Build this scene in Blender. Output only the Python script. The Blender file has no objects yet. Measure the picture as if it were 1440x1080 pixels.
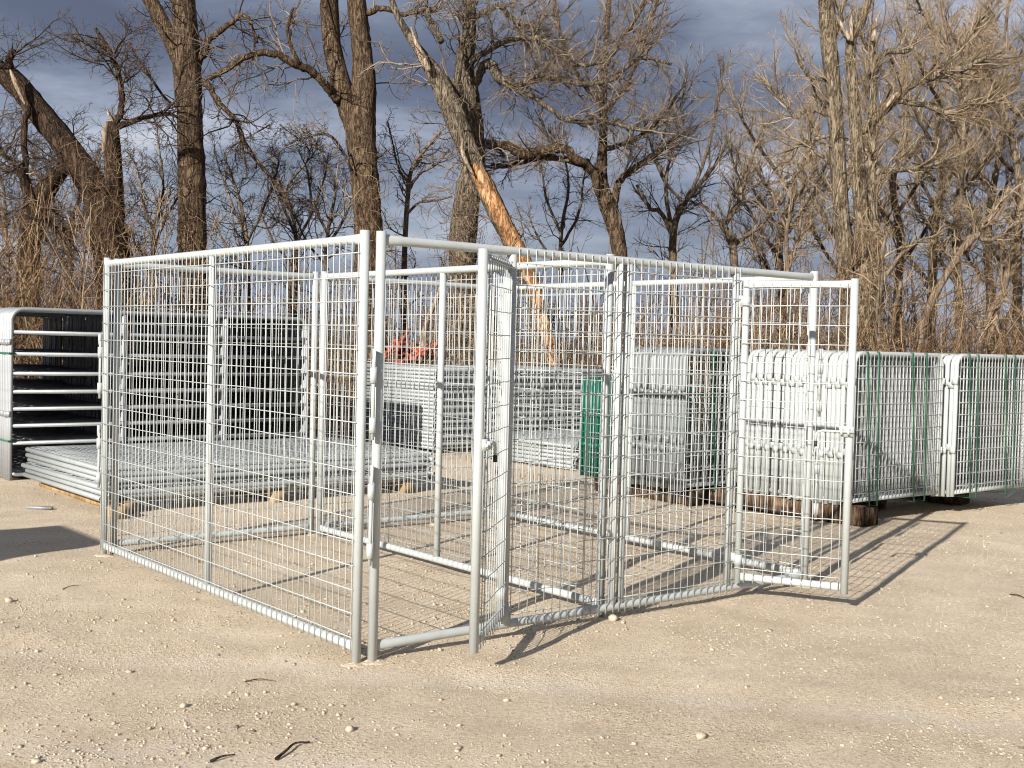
import bpy, math, random
import numpy as np
from mathutils import Matrix, Vector

random.seed(7)
SC = bpy.context.scene
COL = SC.collection

# ------------------------------------------------------------------ camera
CAM_H = 1.373
FPX = 1684.44                       # focal length in pixels of the 1440 px wide photograph
CR = np.array([0.9996845, 0.00085967, 0.02510309])
CU = np.array([-0.02511781, 0.0342147, 0.99909882])
CF = np.array([0.0, 0.99941414, -0.0342255])
cam_d = bpy.data.cameras.new('camera')
cam = bpy.data.objects.new('camera', cam_d)
COL.objects.link(cam)
cam_d.sensor_width = 36.0
cam_d.lens = FPX / 1440.0 * 36.0
cam_d.clip_start = 0.05
cam_d.clip_end = 3000.0
M = Matrix.Identity(4)
for i in range(3):
    M[i][0] = CR[i]; M[i][1] = CU[i]; M[i][2] = -CF[i]
M[2][3] = CAM_H
cam.matrix_world = M
SC.camera = cam

# ------------------------------------------------------------------ light
SUN_EL = math.radians(23.4)
SUN_AZ = math.atan2(-1.13, -2.02)
sun_d = bpy.data.lights.new('sun', 'SUN')
sun_d.energy = 4.6
sun_d.angle = math.radians(0.53)
sun_d.color = (1.0, 0.945, 0.865)
sun = bpy.data.objects.new('sun', sun_d)
COL.objects.link(sun)
to_sun = Vector((math.sin(SUN_AZ) * math.cos(SUN_EL), math.cos(SUN_AZ) * math.cos(SUN_EL), math.sin(SUN_EL)))
sun.rotation_euler = to_sun.to_track_quat('Z', 'Y').to_euler()
sun.location = (-10, -20, 15)

SC.render.engine = 'CYCLES'
SC.cycles.filter_width = 1.1
SC.view_settings.view_transform = 'Standard'
SC.view_settings.look = 'None'
SC.view_settings.gamma = 1.0
SC.view_settings.use_curve_mapping = False
SC.view_settings.exposure = 0.85

world = bpy.data.worlds.new('World')
SC.world = world
world.use_nodes = True
wn = world.node_tree.nodes; wl = world.node_tree.links
wn.clear()


def N(nt, t, **kw):
    n = nt.nodes.new(t)
    for k, v in kw.items():
        setattr(n, k, v)
    return n


def build_world():
    nt = world.node_tree
    out = N(nt, 'ShaderNodeOutputWorld')
    bg_sky = N(nt, 'ShaderNodeBackground'); bg_sky.inputs['Strength'].default_value = 0.075
    sky = N(nt, 'ShaderNodeTexSky', sky_type='NISHITA', sun_disc=False)
    sky.sun_elevation = SUN_EL; sky.sun_rotation = SUN_AZ
    sky.dust_density = 1.5
    wl.new(sky.outputs[0], bg_sky.inputs[0])
    tc = N(nt, 'ShaderNodeTexCoord')
    sep = N(nt, 'ShaderNodeSeparateXYZ'); wl.new(tc.outputs['Generated'], sep.inputs[0])
    zz = N(nt, 'ShaderNodeMath', operation='MAXIMUM'); wl.new(sep.outputs[2], zz.inputs[0]); zz.inputs[1].default_value = 0.0
    za = N(nt, 'ShaderNodeMath', operation='ADD'); wl.new(zz.outputs[0], za.inputs[0]); za.inputs[1].default_value = 0.16
    dx = N(nt, 'ShaderNodeMath', operation='DIVIDE'); wl.new(sep.outputs[0], dx.inputs[0]); wl.new(za.outputs[0], dx.inputs[1])
    dy = N(nt, 'ShaderNodeMath', operation='DIVIDE'); wl.new(sep.outputs[1], dy.inputs[0]); wl.new(za.outputs[0], dy.inputs[1])
    cmb = N(nt, 'ShaderNodeCombineXYZ'); wl.new(dx.outputs[0], cmb.inputs[0]); wl.new(dy.outputs[0], cmb.inputs[1])
    mp = N(nt, 'ShaderNodeMapping'); wl.new(cmb.outputs[0], mp.inputs[0])
    mp.inputs['Location'].default_value = (13.1, 9.17, 0.0)
    mp.inputs['Scale'].default_value = (0.8, 1.0, 1.0)
    n1 = N(nt, 'ShaderNodeTexNoise'); wl.new(mp.outputs[0], n1.inputs['Vector'])
    n1.inputs['Scale'].default_value = 1.25; n1.inputs['Detail'].default_value = 8.0
    n1.inputs['Roughness'].default_value = 0.58; n1.inputs['Distortion'].default_value = 0.25
    ramp = N(nt, 'ShaderNodeValToRGB'); wl.new(n1.outputs['Fac'], ramp.inputs[0])
    el = ramp.color_ramp.elements
    el[0].position = 0.33; el[0].color = (0.066, 0.080, 0.122, 1)
    el[1].position = 0.72; el[1].color = (0.37, 0.392, 0.45, 1)
    e = el.new(0.45); e.color = (0.092, 0.113, 0.162, 1)
    e = el.new(0.53); e.color = (0.145, 0.170, 0.228, 1)
    e = el.new(0.61); e.color = (0.225, 0.250, 0.312, 1)
    # the cloud layer pales evenly towards the horizon all round
    mr = N(nt, 'ShaderNodeMapRange'); wl.new(sep.outputs[2], mr.inputs[0])
    mr.inputs[1].default_value = 0.19; mr.inputs[2].default_value = 0.02
    mr.inputs[3].default_value = 0.0; mr.inputs[4].default_value = 0.55
    mixh = N(nt, 'ShaderNodeMixRGB'); wl.new(mr.outputs[0], mixh.inputs[0]); wl.new(ramp.outputs[0], mixh.inputs[1])
    mixh.inputs[2].default_value = (0.200, 0.224, 0.285, 1)
    bg_c = N(nt, 'ShaderNodeBackground'); wl.new(mixh.outputs[0], bg_c.inputs[0]); bg_c.inputs[1].default_value = 1.0
    # openings in the cloud where the clear sky shows
    n2 = N(nt, 'ShaderNodeTexNoise'); wl.new(mp.outputs[0], n2.inputs['Vector'])
    n2.inputs['Scale'].default_value = 0.55; n2.inputs['Detail'].default_value = 5.0
    r2 = N(nt, 'ShaderNodeValToRGB'); wl.new(n2.outputs['Fac'], r2.inputs[0])
    r2.color_ramp.elements[0].position = 0.40; r2.color_ramp.elements[0].color = (0.15, 0.15, 0.15, 1)
    r2.color_ramp.elements[1].position = 0.62; r2.color_ramp.elements[1].color = (1, 1, 1, 1)
    ms = N(nt, 'ShaderNodeMixShader'); wl.new(r2.outputs[0], ms.inputs[0])
    inv = N(nt, 'ShaderNodeMapRange'); wl.new(r2.outputs[0], inv.inputs[0])
    inv.inputs[3].default_value = 0.86; inv.inputs[4].default_value = 1.0
    wl.new(inv.outputs[0], ms.inputs[0])
    wl.new(bg_sky.outputs[0], ms.inputs[1]); wl.new(bg_c.outputs[0], ms.inputs[2])
    wl.new(ms.outputs[0], out.inputs[0])


build_world()

# ------------------------------------------------------------------ materials
def principled(name):
    m = bpy.data.materials.new(name); m.use_nodes = True
    nt = m.node_tree
    return m, nt, nt.nodes['Principled BSDF']


def noise(nt, scale, detail=4, rough=0.55, vec=None, dist=0.0):
    n = N(nt, 'ShaderNodeTexNoise'); n.inputs['Scale'].default_value = scale
    n.inputs['Detail'].default_value = detail; n.inputs['Roughness'].default_value = rough
    n.inputs['Distortion'].default_value = dist
    if vec is not None: nt.links.new(vec, n.inputs['Vector'])
    return n


def ramp(nt, src, stops):
    r = N(nt, 'ShaderNodeValToRGB'); nt.links.new(src, r.inputs[0])
    e = r.color_ramp.elements
    e[0].position = stops[0][0]; e[0].color = (*stops[0][1], 1)
    e[1].position = stops[-1][0]; e[1].color = (*stops[-1][1], 1)
    for p, c in stops[1:-1]:
        x = e.new(p); x.color = (*c, 1)
    return r


def objvec(nt, scale=(1, 1, 1), what='Object'):
    tc = N(nt, 'ShaderNodeTexCoord'); mp = N(nt, 'ShaderNodeMapping')
    nt.links.new(tc.outputs[what], mp.inputs[0]); mp.inputs['Scale'].default_value = scale
    return mp.outputs[0]


def paint(name, col, dirt, rough=0.42, metal=0.0, amount=0.6, scale=9.0):
    m, nt, b = principled(name)
    v = objvec(nt)
    n = noise(nt, scale, 6, 0.65, v)
    g = N(nt, 'ShaderNodeTexNoise'); nt.links.new(v, g.inputs['Vector']); g.inputs['Scale'].default_value = 160; g.inputs['Detail'].default_value = 2
    c = ramp(nt, n.outputs['Fac'], [(0.35, col), (0.62, tuple(a * (1 - amount) + d * amount for a, d in zip(col, dirt))), (0.80, dirt)])
    nt.links.new(c.outputs[0], b.inputs['Base Color'])
    rr = N(nt, 'ShaderNodeMapRange'); nt.links.new(n.outputs['Fac'], rr.inputs[0])
    rr.inputs[3].default_value = rough - 0.1; rr.inputs[4].default_value = rough + 0.2
    nt.links.new(rr.outputs[0], b.inputs['Roughness'])
    b.inputs['Metallic'].default_value = metal
    bp = N(nt, 'ShaderNodeBump'); bp.inputs['Strength'].default_value = 0.12; bp.inputs['Distance'].default_value = 0.002
    nt.links.new(g.outputs['Fac'], bp.inputs['Height']); nt.links.new(bp.outputs[0], b.inputs['Normal'])
    return m


MT = {}
MT['white'] = paint('white_paint', (0.44, 0.47, 0.465), (0.34, 0.355, 0.34), 0.36, 0.0, 0.35)
MT['wire'] = paint('painted_wire', (0.44, 0.465, 0.46), (0.37, 0.39, 0.375), 0.42, 0.0, 0.35)
MT['grey'] = paint('gate_grey', (0.205, 0.225, 0.23), (0.16, 0.175, 0.18), 0.40, 0.1, 0.4)  # mid grey with slight mottling, darker than the white gates
MT['pile'] = paint('dusty_white_paint', (0.33, 0.355, 0.36), (0.24, 0.26, 0.26), 0.42, 0.05, 0.5)
MT['galv'] = paint('galvanized_steel', (0.36, 0.375, 0.39), (0.25, 0.265, 0.28), 0.45, 0.35, 0.5, 22.0)
MT['green'] = paint('green_paint', (0.0, 0.095, 0.062), (0.0, 0.065, 0.042), 0.32, 0.0, 0.5)
MT['strap'] = paint('green_strap_plastic', (0.02, 0.16, 0.08), (0.015, 0.11, 0.055), 0.35, 0.0, 0.5)
MT['black'] = paint('black_rubber', (0.02, 0.02, 0.02), (0.03, 0.03, 0.03), 0.6)
MT['tube_dark'] = paint('tube_inside', (0.05, 0.05, 0.05), (0.03, 0.03, 0.03), 0.8)
MT['netting'] = paint('orange_plastic', (0.36, 0.075, 0.03), (0.20, 0.05, 0.03), 0.6, 0.0, 0.6, 14.0)
MT['steel'] = paint('zinc_steel', (0.25, 0.25, 0.25), (0.12, 0.12, 0.12), 0.35, 0.8)


def bark(name, lo, mid, hi, sc=1.0, streak=0.5, bump=1.0, dist=0.03, zs=0.17):
    m, nt, b = principled(name)
    L = nt.links
    v = objvec(nt, (1, 1, zs))

    def ridged(scale, detail, d):
        n = noise(nt, scale, detail, 0.6, v, d)
        s_ = N(nt, 'ShaderNodeMath', operation='SUBTRACT'); L.new(n.outputs['Fac'], s_.inputs[0]); s_.inputs[1].default_value = 0.5
        a = N(nt, 'ShaderNodeMath', operation='ABSOLUTE'); L.new(s_.outputs[0], a.inputs[0])
        k = N(nt, 'ShaderNodeMath', operation='MULTIPLY'); L.new(a.outputs[0], k.inputs[0]); k.inputs[1].default_value = 6.0
        c = N(nt, 'ShaderNodeMath', operation='MINIMUM'); L.new(k.outputs[0], c.inputs[0]); c.inputs[1].default_value = 1.0
        return c.outputs[0]
    r1 = ridged(15 * sc, 3, 0.8); r2 = ridged(36 * sc, 4, 0.5)
    n1 = noise(nt, 70 * sc, 5, 0.7, objvec(nt, (1, 1, 0.5)))
    a1 = N(nt, 'ShaderNodeMath', operation='MULTIPLY'); L.new(r1, a1.inputs[0]); a1.inputs[1].default_value = 0.45
    a2 = N(nt, 'ShaderNodeMath', operation='MULTIPLY_ADD'); L.new(r2, a2.inputs[0]); a2.inputs[1].default_value = 0.30; L.new(a1.outputs[0], a2.inputs[2])
    hm = N(nt, 'ShaderNodeMath', operation='MULTIPLY_ADD'); L.new(n1.outputs['Fac'], hm.inputs[0]); hm.inputs[1].default_value = 0.35; L.new(a2.outputs[0], hm.inputs[2])
    n2 = noise(nt, 1.9, 5, 0.65, objvec(nt))
    c = ramp(nt, hm.outputs[0], [(0.26, lo), (0.50, mid), (0.86, hi)])
    mv = N(nt, 'ShaderNodeMixRGB'); mv.blend_type = 'MULTIPLY'; mv.inputs[0].default_value = streak
    rv = ramp(nt, n2.outputs['Fac'], [(0.35, (0.60, 0.57, 0.54)), (0.65, (1.2, 1.12, 1.03))])
    L.new(c.outputs[0], mv.inputs[1]); L.new(rv.outputs[0], mv.inputs[2])
    L.new(mv.outputs[0], b.inputs['Base Color'])
    b.inputs['Roughness'].default_value = 0.95
    b.inputs['Specular IOR Level'].default_value = 0.1
    bp = N(nt, 'ShaderNodeBump'); bp.inputs['Strength'].default_value = bump; bp.inputs['Distance'].default_value = dist
    L.new(hm.outputs[0], bp.inputs['Height']); L.new(bp.outputs[0], b.inputs['Normal'])
    return m


MT['bark'] = bark('furrowed_brown_bark', (0.030, 0.020, 0.013), (0.125, 0.088, 0.058), (0.235, 0.175, 0.120))
MT['bark_grey'] = bark('furrowed_grey_bark', (0.035, 0.028, 0.020), (0.170, 0.140, 0.103), (0.32, 0.275, 0.215))
MT['bark_thin'] = bark('smooth_thin_bark', (0.075, 0.056, 0.040), (0.165, 0.128, 0.094), (0.27, 0.22, 0.165), 1.0, 0.5, 0.3, 0.006)
MT['bark_pale'] = bark('pale_warm_bark', (0.055, 0.043, 0.030), (0.225, 0.185, 0.132), (0.40, 0.345, 0.265))
MT['bark_dark'] = bark('dark_rough_bark', (0.018, 0.012, 0.009), (0.070, 0.048, 0.033), (0.145, 0.102, 0.070))
MT['peeled'] = bark('peeled_orange_wood', (0.13, 0.065, 0.03), (0.40, 0.225, 0.11), (0.56, 0.40, 0.24), 0.75, 0.9, 0.7, 0.02)
MT['splinter'] = bark('pale_split_wood', (0.13, 0.095, 0.065), (0.33, 0.265, 0.195), (0.48, 0.41, 0.32), 0.9, 0.6, 0.4, 0.01)
MT['tie'] = bark('weathered_brown_timber', (0.03, 0.02, 0.013), (0.12, 0.082, 0.054), (0.22, 0.16, 0.11), 0.8, 0.6, 0.6, 0.012)
MT['pine'] = bark('yellow_pine_lumber', (0.30, 0.20, 0.10), (0.43, 0.31, 0.165), (0.52, 0.40, 0.24), 0.5, 0.5, 0.2, 0.004)


def twig_mat(name, stops, rough=0.9):
    m, nt, b = principled(name)
    g = N(nt, 'ShaderNodeNewGeometry')
    r = ramp(nt, g.outputs['Random Per Island'], stops)
    nt.links.new(r.outputs[0], b.inputs['Base Color'])
    b.inputs['Roughness'].default_value = rough
    b.inputs['Specular IOR Level'].default_value = 0.15
    return m


MT['twig'] = twig_mat('grey_brown_twig', [(0.0, (0.065, 0.048, 0.035)), (0.5, (0.155, 0.118, 0.086)), (1.0, (0.31, 0.25, 0.19))])
MT['twig_tan'] = twig_mat('tan_twig', [(0.0, (0.11, 0.078, 0.048)), (0.5, (0.245, 0.182, 0.115)), (1.0, (0.42, 0.33, 0.225))])
MT['twig_dark'] = twig_mat('dark_twig', [(0.0, (0.025, 0.018, 0.014)), (0.5, (0.062, 0.045, 0.033)), (1.0, (0.15, 0.108, 0.078))])
MT['brush'] = twig_mat('dry_brush_stem', [(0.0, (0.06, 0.036, 0.021)), (0.45, (0.15, 0.093, 0.052)), (0.8, (0.25, 0.168, 0.098)), (1.0, (0.40, 0.31, 0.20))])
MT['leaf'] = twig_mat('dead_leaf', [(0.0, (0.09, 0.040, 0.018)), (0.5, (0.20, 0.10, 0.045)), (1.0, (0.30, 0.19, 0.09))])


def ground_mat():
    m, nt, b = principled('pale_limestone_dirt')
    L = nt.links
    v = objvec(nt)
    big = noise(nt, 0.55, 5, 0.55, v, 0.4)
    mid = noise(nt, 3.2, 6, 0.62, v, 0.3)
    fin = noise(nt, 45, 6, 0.78, v)
    gr = noise(nt, 150, 4, 0.8, v)
    c1 = ramp(nt, mid.outputs['Fac'], [(0.30, (0.60, 0.492, 0.366)), (0.52, (0.665, 0.558, 0.425)), (0.72, (0.71, 0.61, 0.48))])
    c2 = ramp(nt, big.outputs['Fac'], [(0.36, (0.91, 0.90, 0.885)), (0.62, (1.06, 1.06, 1.06))])
    c3 = ramp(nt, fin.outputs['Fac'], [(0.30, (0.66, 0.63, 0.59)), (0.48, (0.99, 0.99, 0.98)), (0.72, (1.15, 1.14, 1.12))])
    c4 = ramp(nt, gr.outputs['Fac'], [(0.32, (0.70, 0.68, 0.65)), (0.50, (1.0, 1.0, 1.0)), (0.70, (1.18, 1.16, 1.13))])
    a = c1.outputs[0]
    for c, f in ((c2, 1.0), (c3, 0.9), (c4, 0.8)):
        mx = N(nt, 'ShaderNodeMixRGB'); mx.blend_type = 'MULTIPLY'; mx.inputs[0].default_value = f
        L.new(a, mx.inputs[1]); L.new(c.outputs[0], mx.inputs[2]); a = mx.outputs[0]
    # crumbs and chips, each its own tone; dark ones also paint in shadow specks
    ptch = ramp(nt, noise(nt, 1.3, 5, 0.6, v).outputs['Fac'], [(0.40, (0.35, 0.35, 0.35)), (0.58, (1, 1, 1))])
    hts = []
    warp = N(nt, 'ShaderNodeMixRGB'); warp.blend_type = 'ADD'; warp.inputs[0].default_value = 0.012
    L.new(v, warp.inputs[1]); L.new(noise(nt, 60, 2, 0.5, v).outputs['Color'], warp.inputs[2])
    for scl, lo, hi in ((62, 0.10, 0.34), (120, 0.10, 0.40)):
        vo = N(nt, 'ShaderNodeTexVoronoi'); vo.inputs['Scale'].default_value = scl; L.new(warp.outputs[0], vo.inputs['Vector'])
        sc1 = N(nt, 'ShaderNodeSeparateColor'); L.new(vo.outputs['Color'], sc1.inputs[0])
        tone = ramp(nt, sc1.outputs[0], [(0.0, (0.42, 0.37, 0.32)), (0.09, (0.62, 0.57, 0.51)), (0.22, (0.88, 0.86, 0.84)), (0.70, (1.02, 1.02, 1.02)), (0.90, (1.16, 1.15, 1.12)), (1.0, (1.32, 1.29, 1.22))])
        mk = N(nt, 'ShaderNodeMapRange'); L.new(vo.outputs['Distance'], mk.inputs[0])
        mk.inputs[1].default_value = hi + 0.2; mk.inputs[2].default_value = lo; mk.inputs[3].default_value = 0.0; mk.inputs[4].default_value = 1.0
        mm = N(nt, 'ShaderNodeMath', operation='MULTIPLY'); L.new(mk.outputs[0], mm.inputs[0]); L.new(ptch.outputs[0], mm.inputs[1])
        mx = N(nt, 'ShaderNodeMixRGB'); mx.blend_type = 'MULTIPLY'; L.new(mm.outputs[0], mx.inputs[0]); L.new(a, mx.inputs[1]); L.new(tone.outputs[0], mx.inputs[2]); a = mx.outputs[0]
        hh = N(nt, 'ShaderNodeMath', operation='MULTIPLY'); L.new(mm.outputs[0], hh.inputs[0]); L.new(sc1.outputs[1], hh.inputs[1]); hts.append(hh.outputs[0])
    # paler compacted dust where vehicles have rolled, running across the yard
    sep = N(nt, 'ShaderNodeSeparateXYZ'); L.new(v, sep.inputs[0])
    wob = noise(nt, 0.9, 3, 0.5, v)
    wy = N(nt, 'ShaderNodeMath', operation='MULTIPLY_ADD'); L.new(sep.outputs[0], wy.inputs[0]); wy.inputs[1].default_value = 0.16; L.new(sep.outputs[1], wy.inputs[2])
    wz = N(nt, 'ShaderNodeMath', operation='MULTIPLY_ADD'); L.new(wob.outputs['Fac'], wz.inputs[0]); wz.inputs[1].default_value = 0.5; L.new(wy.outputs[0], wz.inputs[2])
    prev = None
    for y0, wd in ((5.02, 0.17), (3.95, 0.2)):
        s = N(nt, 'ShaderNodeMath', operation='SUBTRACT'); L.new(wz.outputs[0], s.inputs[0]); s.inputs[1].default_value = y0
        ab = N(nt, 'ShaderNodeMath', operation='ABSOLUTE'); L.new(s.outputs[0], ab.inputs[0])
        mr = N(nt, 'ShaderNodeMapRange'); L.new(ab.outputs[0], mr.inputs[0]); mr.interpolation_type = 'SMOOTHSTEP'
        mr.inputs[1].default_value = 0.0; mr.inputs[2].default_value = wd; mr.inputs[3].default_value = 0.5; mr.inputs[4].default_value = 0.0
        if prev is None: prev = mr.outputs[0]
        else:
            ad = N(nt, 'ShaderNodeMath', operation='ADD'); L.new(prev, ad.inputs[0]); L.new(mr.outputs[0], ad.inputs[1]); prev = ad.outputs[0]
    pm = N(nt, 'ShaderNodeMath', operation='MULTIPLY'); L.new(prev, pm.inputs[0]); L.new(mid.outputs['Fac'], pm.inputs[1])
    mx = N(nt, 'ShaderNodeMixRGB'); L.new(pm.outputs[0], mx.inputs[0]); L.new(a, mx.inputs[1]); mx.inputs[2].default_value = (0.67, 0.61, 0.54, 1)
    a = mx.outputs[0]
    # beyond the yard the dirt turns to leaf litter
    far = N(nt, 'ShaderNodeMapRange'); L.new(sep.outputs[1], far.inputs[0])
    far.inputs[1].default_value = 15.6; far.inputs[2].default_value = 17.5
    mf = N(nt, 'ShaderNodeMixRGB'); L.new(far.outputs[0], mf.inputs[0]); L.new(a, mf.inputs[1])
    lit = ramp(nt, fin.outputs['Fac'], [(0.35, (0.06, 0.038, 0.022)), (0.65, (0.16, 0.105, 0.062))])
    L.new(lit.outputs[0], mf.inputs[2])
    L.new(mf.outputs[0], b.inputs['Base Color'])
    b.inputs['Roughness'].default_value = 0.95
    b.inputs['Specular IOR Level'].default_value = 0.12
    ad = N(nt, 'ShaderNodeMath', operation='MULTIPLY_ADD'); L.new(fin.outputs['Fac'], ad.inputs[0]); ad.inputs[1].default_value = 1.6; L.new(gr.outputs['Fac'], ad.inputs[2])
    a2 = N(nt, 'ShaderNodeMath', operation='MULTIPLY_ADD'); L.new(hts[0], a2.inputs[0]); a2.inputs[1].default_value = 0.9; L.new(ad.outputs[0], a2.inputs[2])
    a3 = N(nt, 'ShaderNodeMath', operation='MULTIPLY_ADD'); L.new(hts[1], a3.inputs[0]); a3.inputs[1].default_value = 0.5; L.new(a2.outputs[0], a3.inputs[2])
    bp = N(nt, 'ShaderNodeBump'); bp.inputs['Strength'].default_value = 0.85; bp.inputs['Distance'].default_value = 0.0075
    L.new(a3.outputs[0], bp.inputs['Height']); L.new(bp.outputs[0], b.inputs['Normal'])
    return m


MT['ground'] = ground_mat()


def stone_mat():
    m, nt, b = principled('limestone_chip')
    g = N(nt, 'ShaderNodeNewGeometry')
    r = ramp(nt, g.outputs['Random Per Island'], [(0.0, (0.36, 0.29, 0.21)), (0.3, (0.43, 0.355, 0.265)), (0.6, (0.47, 0.40, 0.31)),
                                                   (0.86, (0.50, 0.44, 0.36)), (0.94, (0.42, 0.32, 0.20)), (0.97, (0.33, 0.31, 0.30)), (1.0, (0.15, 0.12, 0.10))])
    n = noise(nt, 90, 4, 0.6, objvec(nt))
    mx = N(nt, 'ShaderNodeMixRGB'); mx.blend_type = 'MULTIPLY'; mx.inputs[0].default_value = 0.6
    c = ramp(nt, n.outputs['Fac'], [(0.3, (0.75, 0.73, 0.70)), (0.7, (1.1, 1.1, 1.1))])
    nt.links.new(r.outputs[0], mx.inputs[1]); nt.links.new(c.outputs[0], mx.inputs[2])
    nt.links.new(mx.outputs[0], b.inputs['Base Color'])
    b.inputs['Roughness'].default_value = 0.9
    return m


MT['stone'] = stone_mat()

# ------------------------------------------------------------------ mesh helpers
def tag(o, label=None, cat=None, group=None, kind=None):
    if label: o['label'] = label
    if cat: o['category'] = cat
    if group: o['group'] = group
    if kind: o['kind'] = kind
    return o


class MB:
    """collects tubes, boxes and raw faces, then links them as ONE mesh object"""
    def __init__(self):
        self.v = []; self.q = []; self.t = []; self.n = 0; self.ng = []

    def raw(self, v, q=None, t=None):
        v = np.asarray(v, float).reshape(-1, 3)
        if q is not None and len(q): self.q.append(np.asarray(q, int) + self.n)
        if t is not None and len(t): self.t.append(np.asarray(t, int) + self.n)
        self.v.append(v); self.n += len(v)
        return self

    def tubes(self, P, R, sides=6, cap=True, phase=0.0, ref=None):
        """P (n,k,3) centre lines, R (n,k) radii"""
        P = np.asarray(P, float); R = np.asarray(R, float)
        n, k, _ = P.shape
        if n == 0: return self
        T = np.empty_like(P)
        T[:, 1:-1] = P[:, 2:] - P[:, :-2]
        T[:, 0] = P[:, 1] - P[:, 0]; T[:, -1] = P[:, -1] - P[:, -2]
        T /= np.linalg.norm(T, axis=2, keepdims=True) + 1e-12
        mean = P[:, -1] - P[:, 0]
        mean /= np.linalg.norm(mean, axis=1, keepdims=True) + 1e-12
        ref = np.where((np.abs(mean[:, 2]) > 0.8)[:, None], np.array([1.0, 0, 0]), np.array([0, 0, 1.0]))[:, None, :] if ref is None else np.asarray(ref, float)[None, None, :]
        A = np.cross(T, ref); la = np.linalg.norm(A, axis=2, keepdims=True)
        A /= la + 1e-9
        B = np.cross(T, A)
        ang = np.arange(sides) * 2 * np.pi / sides + phase
        ring = (A[:, :, None, :] * np.cos(ang)[None, None, :, None] + B[:, :, None, :] * np.sin(ang)[None, None, :, None])
        V = P[:, :, None, :] + ring * (R[:, :, None, None] if R.ndim == 2 else R[:, :, :, None])
        idx = np.arange(n * k * sides).reshape(n, k, sides)
        a = idx[:, :-1, :]; b = np.roll(idx, -1, axis=2)[:, :-1, :]
        c = np.roll(idx, -1, axis=2)[:, 1:, :]; d = idx[:, 1:, :]
        Q = np.stack([a, d, c, b], axis=-1).reshape(-1, 4)
        base = self.n
        self.raw(V.reshape(-1, 3), Q)
        if cap:
            if sides == 4:
                self.q.append(base + np.concatenate([idx[:, 0, :], idx[:, -1, ::-1]]))
            elif sides == 3:
                self.t.append(base + np.concatenate([idx[:, 0, :], idx[:, -1, ::-1]]))
            else:
                for i in range(n):
                    self.ng.append((base + idx[i, 0, :]).tolist()); self.ng.append((base + idx[i, -1, ::-1]).tolist())
        return self

    def pipe(self, pts, r, sides=12, cap=True, ref=None):
        pts = np.asarray(pts, float)
        R = np.full(len(pts), r) if np.isscalar(r) else np.asarray(r, float)
        return self.tubes(pts[None], R[None], sides, cap, 0.0, ref)

    def open_pipe(self, a, b, r, sides=12):
        """straight pipe whose two ends are open (hollow for 3 cm)"""
        a = np.asarray(a, float); b = np.asarray(b, float); d = (b - a) / np.linalg.norm(b - a)
        pts = [a + d * 0.03, a, a, b, b, b - d * 0.03]
        pts = [a + d * 0.03, a + d * 0.0005, a, b, b - d * 0.0005, b - d * 0.03]
        P = np.array(pts); T = np.tile(d, (6, 1))
        ref = np.array([1.0, 0, 0]) if abs(d[2]) > .8 else np.array([0, 0, 1.0])
        A = np.cross(d, ref); A /= np.linalg.norm(A); B = np.cross(d, A)
        ang = np.arange(sides) * 2 * np.pi / sides
        rr = [r * .82, r * .82, r, r, r * .82, r * .82]
        V = np.array([[P[i] + rr[i] * (A * math.cos(t) + B * math.sin(t)) for t in ang] for i in range(6)])
        idx = np.arange(6 * sides).reshape(6, sides)
        a_ = idx[:-1]; b_ = np.roll(idx, -1, 1)[:-1]; c_ = np.roll(idx, -1, 1)[1:]; d_ = idx[1:]
        base = self.n
        self.raw(V.reshape(-1, 3), np.stack([a_, d_, c_, b_], -1).reshape(-1, 4))
        self.ng.append((base + idx[0]).tolist()); self.ng.append((base + idx[-1, ::-1]).tolist())
        return self

    def box(self, lo, hi, rot=None, org=None, jit=0.0):
        lo = np.asarray(lo, float); hi = np.asarray(hi, float)
        v = np.array([[x, y, z] for z in (lo[2], hi[2]) for y in (lo[1], hi[1]) for x in (lo[0], hi[0])])
        if jit: v += np.random.default_rng(int(abs(v.sum() * 1000))).normal(0, jit, v.shape)
        if rot is not None: v = v @ np.asarray(rot).T
        if org is not None: v = v + np.asarray(org)
        q = [[0, 2, 3, 1], [4, 5, 7, 6], [0, 1, 5, 4], [2, 6, 7, 3], [0, 4, 6, 2], [1, 3, 7, 5]]
        return self.raw(v, q)

    def build(self, name, mat, parent=None, smooth=True, flat_angle=True):
        me = bpy.data.meshes.new(name)
        V = np.concatenate(self.v) if self.v else np.zeros((0, 3))
        loops = []; starts = []; tot = 0
        if self.q:
            Q = np.concatenate(self.q); loops.append(Q.ravel()); starts.append(tot + np.arange(len(Q)) * 4); tot += Q.size
        if self.t:
            T = np.concatenate(self.t); loops.append(T.ravel()); starts.append(tot + np.arange(len(T)) * 3); tot += T.size
        for g in self.ng:
            loops.append(np.array(g)); starts.append(np.array([tot])); tot += len(g)
        loops = np.concatenate(loops); starts = np.concatenate(starts)
        me.vertices.add(len(V)); me.vertices.foreach_set('co', V.astype(np.float32).ravel())
        me.loops.add(len(loops)); me.loops.foreach_set('vertex_index', loops.astype(np.int32))
        me.polygons.add(len(starts)); me.polygons.foreach_set('loop_start', starts.astype(np.int32))
        if smooth: me.polygons.foreach_set('use_smooth', np.ones(len(starts), bool))
        me.update(calc_edges=True)
        if smooth and self.ng:
            # keep caps crisp
            for e in range(len(starts) - len(self.ng), len(starts)): me.polygons[e].use_smooth = False
        me.materials.append(mat)
        o = bpy.data.objects.new(name, me); COL.objects.link(o)
        if parent: o.parent = parent
        return o


def empty(name, mat=None):
    o = bpy.data.objects.new(name, None); COL.objects.link(o)
    o.empty_display_size = 0.1
    if mat is not None: o.matrix_basis = mat
    return o


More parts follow.
